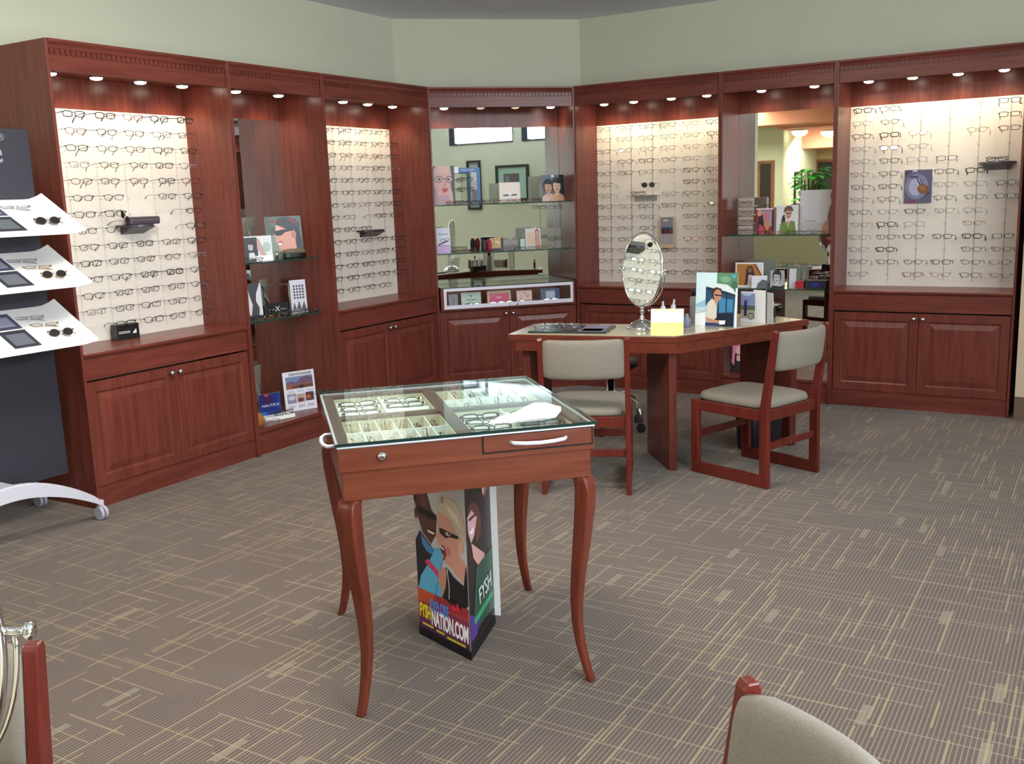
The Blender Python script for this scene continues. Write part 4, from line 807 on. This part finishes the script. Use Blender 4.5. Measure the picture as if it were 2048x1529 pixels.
# stool and bin under the desk
t = thing('rolling_stool', 'chrome-legged rolling stool behind the desk, only legs and column showing', 'stool', (-2.86, 5.985, 0), 0)
for k in range(5):
    a = R_(-80+72*k); c = MB()
    c.tube([(.02*cos(a), .02*sin(a), .235), (.13*cos(a), .13*sin(a), .235), (.20*cos(a), .20*sin(a), .205), (.235*cos(a), .235*sin(a), .13), (.24*cos(a), .24*sin(a), .075)], .014, 8)
    l = c.build('leg', CHROME, t, smooth=True)
    MB().lathe([(.010, -.011), (.031, -.011), (.033, 0), (.031, .011), (.010, .011)], 18, T=Matrix.Translation((.24*cos(a), .24*sin(a), .034)) @ Matrix.Rotation(a, 4, 'Z') @ Matrix.Rotation(pi/2, 4, 'X')).build('caster', RUBBER, l)
MB().lathe([(.045, .21), (.045, .27), (.028, .275), (.028, .42)], 20).build('column', CHROME, t, smooth=True)
MB().lathe([(.05, .42), (.17, .425), (.19, .44), (.19, .475), (.17, .49), (.05, .495)], 28).build('seat', BLACK, t, smooth=True)
t = thing('waste_bin', 'dark rounded bin under the desk behind the angled chair', 'bin', (-1.80, 5.88, 0), R_(62))
MB().loft([[(x*k, y*k, z) for x, y in [(.15*math.copysign(abs(cos(a))**.5, cos(a)), .10*math.copysign(abs(sin(a))**.5, sin(a))) for a in [2*pi*i/28 for i in range(28)]]] for z, k in ((0, .82), (.02, .88), (.34, 1.0), (.345, .97), (.30, .95))], cap=False).add([(x*.82, y*.82, .001) for x, y in [(.15*math.copysign(abs(cos(a))**.5, cos(a)), .10*math.copysign(abs(sin(a))**.5, sin(a))) for a in [2*pi*i/28 for i in range(28)]]], [tuple(range(28))]).build('bin_body', mat('bin_black', '1c1820', .4), t, smooth=True)

# ------------------------------------------------------------------ glass-topped display table
TC = Vector((-1.935, 2.725)); TR = R_(45)
def TW(x, y, z): return (TC.x+x*cos(TR)-y*sin(TR), TC.y+x*sin(TR)+y*cos(TR), z)
t = thing('display_table', 'square cherry display table with glass top and curved legs, in the middle of the carpet', 'table', (TC.x, TC.y, 0), TR)
hx, hy = .398, .425
def boards(name, x, y, th, z0, z1, m, bev=.002):
    b = MB(); b.box(-x, x, -y, -y+th, z0, z1); b.box(-x, x, y-th, y, z0, z1); b.box(-x, -x+th, -y+th, y-th, z0, z1); b.box(x-th, x, -y+th, y-th, z0, z1); return b.build(name, m, t, bev)
boards('upper_apron', hx, hy, .022, .795, .868, CHT); boards('lower_apron', hx-.010, hy-.010, .022, .703, .800, CHT)
bx('table_bottom', CHT, t, -hx+.025, hx-.025, -hy+.025, hy-.025, .795, .803)
g = MB()
for q in ((-hx, hx, -hy, -hy+.045), (-hx, hx, hy-.045, hy), (-hx, -hx+.040, -hy+.045, hy-.045), (hx-.040, hx, -hy+.045, hy-.045), (-.020, .020, -hy+.045, hy-.045), (-hx+.04, -.020, -.018, .018), (.020, hx-.04, -.018, .018)): g.box(*q, .862, .8715)
g.build('top_frame', FRAMEG, t)
e = MB(); e.box(-hx-.001, hx+.001, -hy-.003, -hy+.004, .8695, .8755); e.box(-hx-.001, hx+.001, hy-.004, hy+.003, .8695, .8755); e.box(-hx-.003, -hx+.004, -hy+.004, hy-.004, .8695, .8755); e.box(hx-.004, hx+.003, -hy+.004, hy-.004, .8695, .8755); e.build('metal_trim', ALU, t)
g = MB().box(-hx-.008, hx+.008, -hy-.010, hy+.010, .876, .886); g.m = [0, 0, 1, 1, 1, 1]; g.build('glass_top', [GLASSG, EDGE], t)
def leg(sx, sy):
    d = Vector((sx, sy, 0)).normalized(); tn = Vector((-d.y, d.x, 0)); b = MB(); secs = []
    c0 = Vector((sx*(hx-.032), sy*(hy-.034), 0))
    for z, off, wd_, th in ((.704, -.002, .060, .040), (.690, .006, .062, .046), (.660, .011, .062, .050), (.600, .008, .060, .050), (.53, .000, .056, .047), (.45, -.010, .052, .043), (.36, -.022, .046, .037), (.28, -.029, .041, .032), (.20, -.029, .036, .028), (.13, -.019, .033, .025), (.07, -.004, .031, .023), (.03, .008, .030, .022), (.0, .020, .030, .021)):
        p = c0+d*off; secs.append([p+tn*a*wd_/2+d*c*th/2+Vector((0, 0, z)) for a, c in ((-1, -1), (1, -1), (1, 1), (-1, 1))])
    b.loft(secs[::-1]); o = b.build('leg', CHL, t, .006, seg=3)
    for p in o.data.polygons: p.use_smooth = True
    return o
for s_ in ((-1, -1), (1, -1), (1, 1), (-1, 1)): leg(*s_)
d = bx('drawer', CHT, t, .042, .388, -hy-.003, -hy+.01, .816, .866, .0015)
bx('drawer_gap', mat('gap_black', '0c0808', .8), t, .037, .393, -hy-.0012, -hy, .811, .8685)
MB().tube([(.125, -hy-.002, .842), (.135, -hy-.020, .842), (.17, -hy-.027, .840), (.215, -hy-.030, .839), (.26, -hy-.027, .840), (.295, -hy-.020, .842), (.305, -hy-.002, .842)], .0048, 10, flat=1.3).build('drawer_handle', ALU, d, smooth=True)
MB().lathe([(.015, 0), (.015, .005), (.011, .006), (.011, .008), (.005, .0085)], 20, T=Matrix.Translation((-.268, -hy, .834)) @ Matrix.Rotation(pi/2, 4, 'X')).build('lock', CHROME, t, smooth=True)
MB().tube([(-hx, -.33, .856), (-hx-.022, -.33, .856), (-hx-.034, -.30, .856), (-hx-.038, -.25, .856), (-hx-.034, -.20, .856), (-hx-.022, -.17, .856), (-hx, -.17, .856)], .006, 10).build('side_handle', ALU, t, smooth=True)
def tray(x0, x1, y0, y1, cols, rows, kind):
    b = MB(); z0, z1 = .815, .8605
    b.box(x0, x1, y0, y1, z0, z0+.003); b.box(x0, x1, y0, y0+.003, z0, z1); b.box(x0, x1, y1-.003, y1, z0, z1); b.box(x0, x0+.003, y0, y1, z0, z1); b.box(x1-.003, x1, y0, y1, z0, z1)
    tr = b.build('tray', CREAMT, t); dv = MB()
    if kind == 'slots':
        for i in range(1, cols): x = x0+(x1-x0)*i/cols; dv.box(x-.002, x+.002, y0+.003, y1-.003, z0+.003, z1-.004)
        for j in range(1, rows): y = y0+(y1-y0)*j/rows; dv.box(x0+.003, x1-.003, y-.0025, y+.0025, z0+.003, z1)
    else:
        x = (x0+x1)/2; dv.box(x-.003, x+.003, y0+.003, y1-.003, z0+.003, z1)
        for j in range(rows):
            y = y0+(y1-y0)*(j+.55)/rows
            for a, c in ((x0+.008, x-.008), (x+.008, x1-.008)): dv.prism([(y-.020, z0+.003), (y+.020, z0+.003), (y+.012, z1-.010), (y+.002, z1-.006), (y-.010, z1-.014)], a, c, axis='x')
    dv.build('divider', WHT, tr)
xi, yi = hx-.042, hy-.047
tray(-xi, -.022, -yi, -.020, 6, 2, 'slots'); tray(.022, xi, .020, yi, 6, 2, 'slots'); tray(.022, xi, -yi, -.020, 2, 4, 'bars'); tray(-xi, -.022, .020, yi, 2, 4, 'bars')
def slot(x0, x1, y0, y1, i, j, cols=6, rows=2): return (x0+(x1-x0)*(i+.5)/cols, y0+(y1-y0)*(j+.5)/rows)
for q, (nm, b_, sk) in enumerate((('front left tray', (-xi, -.022, -yi, -.020), set()), ('rear right tray', (.022, xi, .020, yi), {(0, 1), (0, 0)}))):
    for j in (0, 1):
        for i in range(6):
            if (i, j) in sk: continue
            x, y = slot(*b_, i, j); v = [2, 0, 5, 3, 2, 5][(i+3*j+q) % 6] if q == 0 else [4, 0, 6, 1][(i+j) % 4]
            put_glasses(v, 1, TW(x, y, .8375), (rnd.uniform(-.25, .25), rnd.uniform(-.5, .1), TR+pi/2+rnd.uniform(-.25, .25)), f'{VAR[v][0]} folded eyeglasses, {ORD[i]} slot of the {("near", "far")[j]} row, {nm} of table', f'eyeglasses in the {nm} of the display table', scale=.80)
for nm, x0, x1, y0, y1, vs in (('front right tray', .022, xi, -yi, -.020, [0, 0, 2, 7, 5, 0, 6, 5]), ('rear left tray', -xi, -.022, .020, yi, [6, 1, 6, 0, 1, 6, 1, 6])):
    for c in (0, 1):
        for j in range(4):
            if nm[0] == 'r' and (c, j) == (1, 1): continue
            x = x0+(x1-x0)*(c+.5)/2; y = y0+(y1-y0)*(j+.55)/4-.026; v = vs[c*4+j]
            put_glasses(v, 1, TW(x, y, .850), (-.75 if nm[0] == 'f' else -1.1, 0, TR), f'{VAR[v][0]} folded eyeglasses, {ORD[j]} bar from the front, {("left", "right")[c]} half of {nm}', f'eyeglasses in the {nm} of the display table')
# white cloth on the glass
cl = MB(); out = [(.075, -.345), (.10, -.31), (.17, -.255), (.245, -.165), (.295, -.10), (.335, -.125), (.362, -.185), (.345, -.245), (.300, -.335), (.22, -.335), (.14, -.338)]
cx_, cy_ = .24, -.24; N = len(out)
vs = [(*p, .8865) for p in out]+[(cx_+(p[0]-cx_)*.85, cy_+(p[1]-cy_)*.85, .893+.003*(i % 2)) for i, p in enumerate(out)]+[(cx_+(p[0]-cx_)*.4, cy_+(p[1]-cy_)*.4, .8945+.004*((i+1) % 2)) for i, p in enumerate(out)]
cl.add(vs, [tuple(range(N))[::-1]]+[(k*N+i, k*N+(i+1) % N, (k+1)*N+(i+1) % N, (k+1)*N+i) for k in (0, 1) for i in range(N)]+[tuple(2*N+i for i in range(N))])
cl = cl.build('cleaning_cloth', mat('white_cloth', 'ffffff', .8), None, loc=(TC.x, TC.y, 0), rot=(0, 0, TR)); tag(cl, 'crumpled white cloth on the glass, front right part of the table', 'cloth')


# ------------------------------------------------------------------ printed column under the table
t = thing('advertising_column', 'printed cardboard column with laughing people standing beneath the display table', 'poster column', (-2.105, 2.744, 0), R_(-18))
bw, bh = .300, .672; bd_ = bw*1.02
P3 = (bw*.42, bw*.84)
MB().prism([(0, 0), (bw, 0), P3], .0, bh).build('column_body', PAPER, t)
MB().prism([(-.004, -.004), (bw+.006, -.004), (P3[0]+.003, P3[1]+.003), (P3[0]-.006, P3[1])], 0, .030).build('plinth', mat('plinth_black', '0e0b10', .4), t)
fa = [('c8c4c4', rect(0, 0, 1, 1)), ('b4b0b2', [(0, .3), (.2, .6), (.1, .9), (0, 1)]),
('5a342c', [(0.031, 0.86), (0.04, 0.952), (0.158, 0.985), (0.291, 0.946), (0.361, 0.857), (0.459, 0.822), (0.422, 0.703), (0.312, 0.632), (0.157, 0.689), (0.068, 0.787)]),
('6e4236', [(.1, .93), (.2, .95), (.28, .88), (.18, .86)]), ('1a1416', [(0.004, 0.888), (0.012, 0.972), (0.102, 0.996), (0.255, 0.982), (0.278, 0.95), (0.157, 0.976), (0.054, 0.943), (0.037, 0.86)]), ('5a342c', ell(.035, .80, .03, .035)),
('120c10', [(0.06, 0.855), (0.448, 0.835), (0.458, 0.805), (0.302, 0.792), (0.224, 0.809), (0.07, 0.81)]), ('3a1c1c', [(.24, .73), (.42, .73), (.38, .69), (.27, .69)]), ('e8e0dc', [(0.255, 0.722), (0.411, 0.715), (0.371, 0.702), (0.267, 0.707)]),
('1c1a28', [(0.0, 0.626), (0.102, 0.697), (0.41, 0.593), (0.246, 0.501), (0.129, 0.407), (0.037, 0.326), (0.0, 0.321)]), ('3f7fc0', [(0.114, 0.679), (0.285, 0.623), (0.436, 0.603), (0.382, 0.567), (0.227, 0.577), (0.136, 0.618)]),
('d89a88', [(0.488, 0.855), (0.679, 0.862), (0.802, 0.765), (0.925, 0.728), (0.928, 0.667), (0.841, 0.641), (0.988, 0.586), (0.984, 0.468), (0.793, 0.5), (0.71, 0.534), (0.599, 0.552), (0.569, 0.599), (0.467, 0.662), (0.429, 0.703), (0.476, 0.746)]),
('c47c70', ell(.66, .63, .05, .03)), ('cdbca4', [(0.502, 0.872), (0.545, 0.93), (0.687, 0.955), (0.86, 0.911), (0.957, 0.827), (0.976, 0.736), (0.93, 0.712), (0.87, 0.76), (0.74, 0.82), (0.677, 0.855), (0.539, 0.878)]), ('a89478', [(.56, .92), (.62, .95), (.66, .93), (.6, .9)]), ('cdbca4', [(.5, .87), (.53, .93), (.62, .96), (.74, .975), (.9, .94), (.985, .84), (.98, .73), (.92, .73), (.84, .80), (.68, .845)]), ('e4d8c4', [(.66, .92), (.85, .88), (.93, .80), (.72, .87)]), ('a89478', [(.54, .93), (.58, .97), (.63, .955), (.6, .92)]),
('e0a898', ell(.90, .69, .055, .04)), ('2a1418', [(0.503, 0.765), (0.865, 0.752), (0.852, 0.734), (0.71, 0.728), (0.616, 0.711), (0.511, 0.73)]), ('c8b8b0', ell(.67, .742, .05, .012)),
('701c28', [(0.491, 0.654), (0.572, 0.632), (0.623, 0.602), (0.56, 0.581), (0.524, 0.622)]), ('701c28', ell(.555, .612, .055, .045)), ('c85868', ell(.56, .592, .03, .015)), ('f0e8e4', [(.5, .652), (.58, .640), (.57, .628), (.5, .642)]), ('2a2020', ell(.69, .745, .012, .008)), ('171018', [(0.608, 0.529), (0.748, 0.482), (0.932, 0.453), (0.984, 0.586), (1.0, 0.53), (1.0, 0.342), (0.913, 0.292), (0.683, 0.299), (0.503, 0.32)]),
('c88c78', [(0.421, 0.461), (0.524, 0.516), (0.616, 0.505), (0.582, 0.399), (0.503, 0.32), (0.384, 0.342)]), ('5ab0d8', [(0.022, 0.311), (0.087, 0.404), (0.246, 0.501), (0.414, 0.627), (0.512, 0.63), (0.567, 0.583), (0.5, 0.515), (0.417, 0.427), (0.508, 0.369), (0.478, 0.314), (0.356, 0.319)]), ('3f8cb8', [(.36, .32), (.42, .42), (.44, .41), (.39, .32)]),
('d0386a', [(0.18, 0.506), (0.25, 0.535), (0.448, 0.483), (0.448, 0.434), (0.39, 0.454)]), ('d8d4d8', [(.62, .52), (.635, .52), (.66, .40), (.64, .30), (.625, .30), (.645, .40)]),
('c0502c', [(0.002, 0.318), (0.618, 0.315), (0.609, 0.236), (0.007, 0.222)]), ('a02a38', [(.35, 0.315), (1.0, 0.318), (1.0, 0.239), (.30, 0.236)]), ('b03c40', [(.1, .24), (1, .26), (1, .2), (.05, .2)]), ('8a3050', [(0.007, 0.232), (1.0, 0.239), (1.0, 0.153), (0.007, 0.126)]), ('6a2a58', [(0.007, 0.136), (1.0, 0.163), (1.0, 0.06), (0.005, 0.057)]), ('4a2050', rect(.0, .05, 1, .085)),
('171018', [(.52, .33), (.9, .33), (.85, .29), (.66, .30)]), ('0e0a12', rect(0, 0, 1, .058)), ('d82038', [(0.66, 0.288), (0.728, 0.311), (0.769, 0.292), (0.80, 0.335), (0.852, 0.286), (0.701, 0.262)]), ('e8dcb0', rect(.0, .0, .0, .0))]
picture(t, bw, .588, fa, x0=0)
bx('top_band', mat('ink_c8c4c4', 'c8c4c4', .5), t, 0, bw, -.0008, -.0002, .588, bh)
ink = lambda c: mat('ink_'+c, c, .5)
lettering('EXPLORE', ink('5a8ce0'), t, bw*.44, .139, .058, sx=.46, y=-.006, bold=.03); lettering('FYSH', ink('f0e020'), t, bw*.145, .101, .072, sx=.42, y=-.006, bold=.03); lettering('NATION.COM', ink('ffffff'), t, bw*.63, .089, .084, sx=.40, y=-.006, bold=.03, rot=R_(1.5))
MB().box(bw*.08, bw*.30, -.0062, -.0056, bh*.074, bh*.085).box(bw*.36, bw*.52, -.0062, -.0056, bh*.068, bh*.079).box(bw*.57, bw*.92, -.0062, -.0056, bh*.058, bh*.070).build('small_print', ink('d8c820'), t)
sa = [('1a1216', rect(0, 0, 1, 1)), ('b04030', [(0.664, 0.987), (1.0, 0.997), (1.0, 0.958), (0.712, 0.934), (0.388, 0.942)]), ('a86848', [(0.656, 0.894), (0.821, 0.931), (0.965, 0.89), (0.877, 0.808), (0.731, 0.775), (0.653, 0.85)]), ('f0dcd0', [(.68, .83), (.76, .84), (.74, .80), (.69, .80)]),
('5a3028', [(0.072, 0.787), (0.151, 0.825), (0.385, 0.8), (0.583, 0.701), (0.573, 0.599), (0.343, 0.576), (0.359, 0.662)]), ('caa0a8', [(0.064, 0.763), (0.232, 0.777), (0.421, 0.712), (0.3, 0.631), (0.166, 0.608), (0.064, 0.686)]), ('3a1c1c', [(0.106, 0.747), (0.374, 0.742), (0.371, 0.726), (0.125, 0.732)]), ('f4ece8', [(.12, .67), (.28, .68), (.24, .65)]),
('c89890', [(0.166, 0.608), (0.34, 0.561), (0.683, 0.468), (0.617, 0.433), (0.434, 0.434), (0.223, 0.52)]), ('1f4a3c', [(0.32, 0.452), (1.0, 0.458), (1.0, 0.101), (0.088, 0.134)]), ('4a3080', [(0.0, 0.248), (0.39, 0.157), (0.253, 0.091), (0.0, 0.086)]), ('2a9a6a', [(0.152, 0.191), (0.917, 0.212), (0.955, 0.18), (0.174, 0.157)]), ('0e0a12', rect(0, 0, 1, .09))]
sp_ = picture(t, bd_, bh, sa, x0=0, name='side_picture'); sp_.location = (bw, 0, 0); sp_.rotation_euler = (0, 0, R_(124.6))
Ty = Matrix.Translation((bw, 0, 0)) @ Matrix.Rotation(R_(124.6), 4, 'Z') @ Matrix.Translation((bd_*.60, -.006, bh*.285)) @ Matrix.Rotation(pi/2, 4, 'X')
lettering('FYSH', ink('d8e4e0'), t, 0, 0, .085, sx=.85, T=Ty, rot=R_(4))
MB().prism([(P3[0]-.004, P3[1]+.004), (P3[0]+.016, P3[1]+.018), (P3[0]+.012, P3[1]+.022), (P3[0]-.008, P3[1]+.006)], .03, bh+.004).build('side_flap', WHITE, t)

# ------------------------------------------------------------------ rolling shelf stand at the far left
def SW(x, y, z): return (-4.70-y, 2.11+x, z)
t = thing('shelf_stand', 'dark rolling display stand with three white tilted shelves beside the far left cabinet', 'display stand', (-4.70, 2.11, 0), pi/2)
bx('back_board', DARK, t, 0, 1.02, 0, .028, .215, 2.0, .002)
SILV = mat('silver_foil_print', 'b4c0c8', .3, .7)
lettering('e', SILV, t, .835, 1.885, .17); lettering('®', SILV, t, .872, 1.955, .045)
for zb, zf in ((1.655, 1.495), (1.395, 1.235), (1.115, .945)):
    b = MB(); prof = []
    for i in range(31):
        u = i/30; x = -.035+1.09*u; e_ = max(0, (abs(x-.51)-.455)/.09); prof.append((x, .030*e_**1.6))
    th = .012; dp = .31; L_ = []
    for yy, kz in ((0, 0), (-dp*.5, .5), (-dp, 1), (-dp-.012, 1.02)):
        L_.append([(x*(1) if yy > -dp+.01 else .51+(x-.51)*(1.005), yy, zb+(zf-zb)*kz+dz*(1-.55*kz)) for x, dz in prof])
    n = 31; vs = [v for r in L_ for v in r]+[(x, y, z-th) for r in L_ for x, y, z in r]; k = 4*n; fs = []
    for r in range(3):
        for i in range(n-1):
            fs.append((r*n+i, (r+1)*n+i, (r+1)*n+i+1, r*n+i+1)); fs.append((k+r*n+i, k+r*n+i+1, k+(r+1)*n+i+1, k+(r+1)*n+i))
    for i in range(n-1): fs += [(i, i+1, k+i+1, k+i), (3*n+i, k+3*n+i, k+3*n+i+1, 3*n+i+1)]
    for r in range(3): fs += [(r*n, k+r*n, k+(r+1)*n, (r+1)*n), (r*n+n-1, (r+1)*n+n-1, k+(r+1)*n+n-1, k+r*n+n-1)]
    b.add(vs, fs); sh = b.build('shelf', WHITE, t)
    sl = math.atan2(zb-zf, dp)
    for (x0, x1, y0, y1, c, c2) in ((.63, .77, -.29, -.16, '3c3c46', '6a7078'), (.60, .77, -.15, -.03, '54566a', 'a4a4b8'), (.20, .34, -.29, -.03, '34343e', '5a5c68')):
        pr = MB(); zz = lambda y: zb+(zf-zb)*(-y/dp)+.0006
        pr.add([(x0, y0, zz(y0)), (x1, y0, zz(y0)), (x1, y1, zz(y1)), (x0, y1, zz(y1))], [(0, 1, 2, 3)], 0, lin(c))
        a0, a1, b0, b1 = x0+.02, x1-.02, y0+.02, y1-.025; pr.add([(a0, b0, zz(b0)+.0004), (a1, b0, zz(b0)+.0004), (a1, b1, zz(b1)+.0004), (a0, b1, zz(b1)+.0004)], [(0, 1, 2, 3)], 0, lin(c2))
        pr.build('printed_insert', PRINT, sh)
for y in (-.27, .25):
    a = MB(); top = []; n = 24; secs = []
    for i in range(n+1):
        u = i/n; x = .02+.98*u; s_ = sin(pi*u); zt = .104+.206*s_**.85; zb_ = .080+.160*s_**.9-.004
        secs.append([(x, y-.022, zb_), (x, y+.022, zb_), (x, y+.022, zt-.006), (x, y+.012, zt), (x, y-.012, zt), (x, y-.022, zt-.006)])
    a.loft(secs); ar = a.build('foot_arm', ALU, t, smooth=False)
    for x in (.02, 1.0):
        MB().box(x-.012, x+.012, y-.012, y+.012, .062, .105).build('caster_stem', ALU, ar, .002)
        w2 = MB()
        for s_ in (-1, 1): w2.lathe([(.006, -.009), (.034, -.009), (.037, -.004), (.037, .004), (.032, .009), (.006, .009)], 22, T=Matrix.Translation((x+s_*.012, y, .037)) @ Matrix.Rotation(pi/2, 4, 'Y'))
        w2.build('caster', mat('caster_grey', 'b4b4c0', .4), ar)
bx('cross_bar', ALU, t, .44, .58, -.25, .23, .262, .296, .003); bx('board_clamp', ALU, t, .46, .56, -.03, .06, .296, .34, .003)
ab = mat('lens_amber', '5a3a1c', .08)
for nm, k, zb, zf in (('top', 0, 1.655, 1.495), ('middle', 1, 1.395, 1.235), ('bottom', 2, 1.115, .945)):
    for q, (x, d_, v, ds) in enumerate(((.905, .25, 'sun' if k != 1 else 'gold_sun', 'round dark' if k != 1 else 'gold-rimmed brown'), (.84, .10, 4, 'silver'), (.875, .165, 3 if k else 1, 'gold' if k else 'grey'), (.46, .25, 'sun', 'black'))):
        if k == 0 and q == 2: continue
        z = zb+(zf-zb)*d_/.31
        put_glasses(v, 1, SW(x, -d_, z+(.022 if q in (0, 3) else .014)), (-.55 if q in (0, 3) else -1.2, 0, pi/2+(-.3, -.45, -.4, .1)[q]), f'{ds} {"sunglasses" if isinstance(v, str) else "eyeglasses"} on the {nm} white shelf of the rolling stand{", inner end" if q == 3 else ""}', 'glasses on the rolling stand')

# ------------------------------------------------------------------ near desk with its mirror (only the mirror's edge shows)
t = thing('desk', 'second cherry desk under the cut-off chrome mirror, just below the picture', 'desk', (0, 0, 0))
NP = [(-1.60, .43), (-.52, .80), (-.36, .36), (-1.44, -.02)]
MB().prism(NP, .750, .786).build('desk_edge', CHD, t, .003); MB().prism([((x+.98)*.97-.98, (y-.39)*.94+.39) for x, y in NP], .7862, .79).build('desk_top', DESKT, t)
for x, y in ((-1.46, .12), (-.50, .46)): MB().prism([(x-.12, y+.20), (x-.08, y+.215), (x+.06, y-.19), (x+.02, y-.205)], 0, .75).build('panel_leg', CHD, t)
table_mirror('oval chrome mirror cut off by the picture edge, beside a chair post', (-1.304, .616, .7902), R_(31), 1.045, kn=.014)

# ------------------------------------------------------------------ lobby things the mirrors show
for k, (x, y) in enumerate(((-5.28, -4.2), (-4.93, -5.0))):
    t = thing('ceiling_lamp', ('left', 'right')[k]+' one of two glowing bowl lamps under the salmon soffit, reflected in the right mirror', 'lamp', (x, y, 2.68), 0, 'bowl lamps under the salmon soffit')
    MB().lathe([(.09, 0), (.09, -.02), (.15, -.03)], 24).build('lamp_base', mat('lamp_brass', 'c8b48c', .3, .8), t)
    MB().lathe([(.15, -.031), (.14, -.07), (.10, -.11), (.04, -.13), (.005, -.132)], 24).build('lamp_shade', mat('bowl_glow', 'fff6e6', .5, emit=7.0), t, smooth=True)
t = thing('framed_picture', 'black-framed picture with mint mat on the green window wall, seen in the corner mirror', 'picture', (1.498, 4.03, 1.535), -pi/2, 'framed pictures on the window wall')
def framed(t, w_, h, fw, inner):
    f = MB(); f.box(-w_/2, w_/2, -.03, 0, 0, fw); f.box(-w_/2, w_/2, -.03, 0, h-fw, h); f.box(-w_/2, -w_/2+fw, -.03, 0, fw, h-fw); f.box(w_/2-fw, w_/2, -.03, 0, fw, h-fw); f.build('frame', BLACK, t)
    picture(t, w_-2*fw, h-2*fw, inner, z0=fw, y=-.012); bx('backing', BLACK, t, -w_/2+.001, w_/2-.001, -.010, -.001, .001, h-.001)
framed(t, .56, .53, .035, [('a8c8b4', rect(0, 0, 1, 1)), ('dcd8dc', rect(.25, .2, .8, .8)), ('5c5a60', rect(.25, .35, .8, .8)), ('7c7a80', rect(.6, .3, .75, .75)), ('e8e8ec', rect(.3, .22, .6, .4))])
t = thing('framed_picture', 'tall narrow black-framed picture on the green window wall, seen in the corner mirror', 'picture', (1.498, 3.36, 1.42), -pi/2, 'framed pictures on the window wall')
framed(t, .24, .74, .03, [('8c989c', rect(0, 0, 1, 1)), ('b8bcc0', rect(.1, .06, .9, .94)), ('3c3c44', rect(.25, .1, .75, .4)), ('d8dce0', rect(.25, .6, .75, .85))])
t = thing('framed_picture', 'narrow dark-framed notice on the lobby wall beside the doorway', 'picture', (-5.52, -5.0, 1.15), pi/2)
framed(t, .5, .75, .05, [('a8a8b4', rect(0, 0, 1, 1)), ('d8d8dc', rect(.1, .1, .9, .9))])
t = thing('framed_picture', 'small dark picture on the tan lobby wall behind the plant', 'picture', (-4.72, -6.49, 1.45), pi)
framed(t, .36, .22, .03, [('3a3436', rect(0, 0, 1, 1)), ('5a4a4c', rect(.2, .2, .8, .8))])
t = thing('potted_plant', 'leafy green plant in the lobby, reflected in the right mirror', 'plant', (-4.72, -2.9, 0), 0)
MB().lathe([(.14, .0), (.18, .30), (.20, .32), (.20, .34), (.17, .34)], 24).build('pot', mat('plant_pot', '6a4a38', .6), t)
st = MB(); lf = MB(); pr2 = random.Random(4)
for i in range(95):
    a = pr2.uniform(0, 2*pi); r = pr2.uniform(.03, .24); z = pr2.uniform(1.15, 1.92); p = Vector((r*cos(a), r*sin(a), z))
    st.tube([(0, 0, .32), (p.x*.3, p.y*.3, z*.6), tuple(p)], .006, 4)
    u = Vector((cos(a), sin(a), pr2.uniform(-.6, .1))).normalized(); s_ = Vector((-sin(a), cos(a), 0)); L2 = pr2.uniform(.15, .24); w2 = L2*.42; up = u.cross(s_)
    lf.add([p, p+u*L2*.3+s_*w2+up*.01, p+u*L2*.75+s_*w2*.7, p+u*L2*1.05-up*.02, p+u*L2*.75-s_*w2*.7, p+u*L2*.3-s_*w2+up*.01], [(0, 1, 2, 3, 4, 5)])
st.build('stem', mat('plant_stem', '4a6a30', .7), t); lf.build('foliage', mat('plant_leaf', '3f9a3c', .5, noise=(6, .35)), t)
t = thing('reception_counter', 'olive-tan half-height counter behind the camera, reflected in the right mirror below the shelf', 'counter', (-4.2, 0, 0), 0)
bx('counter_body', mat('olive_laminate', '9c9272', .6), t, -.92, 1.0, -.12, 0, 0, 1.02); bx('counter_top', mat('counter_top_tan', 'b8a888', .4), t, -.93, 1.02, -.20, .03, 1.02, 1.05)

# ------------------------------------------------------------------ leftovers
for (p, used) in PRO.values():
    if not used:
        for c in list(p.children): bpy.data.objects.remove(c)
        bpy.data.objects.remove(p)
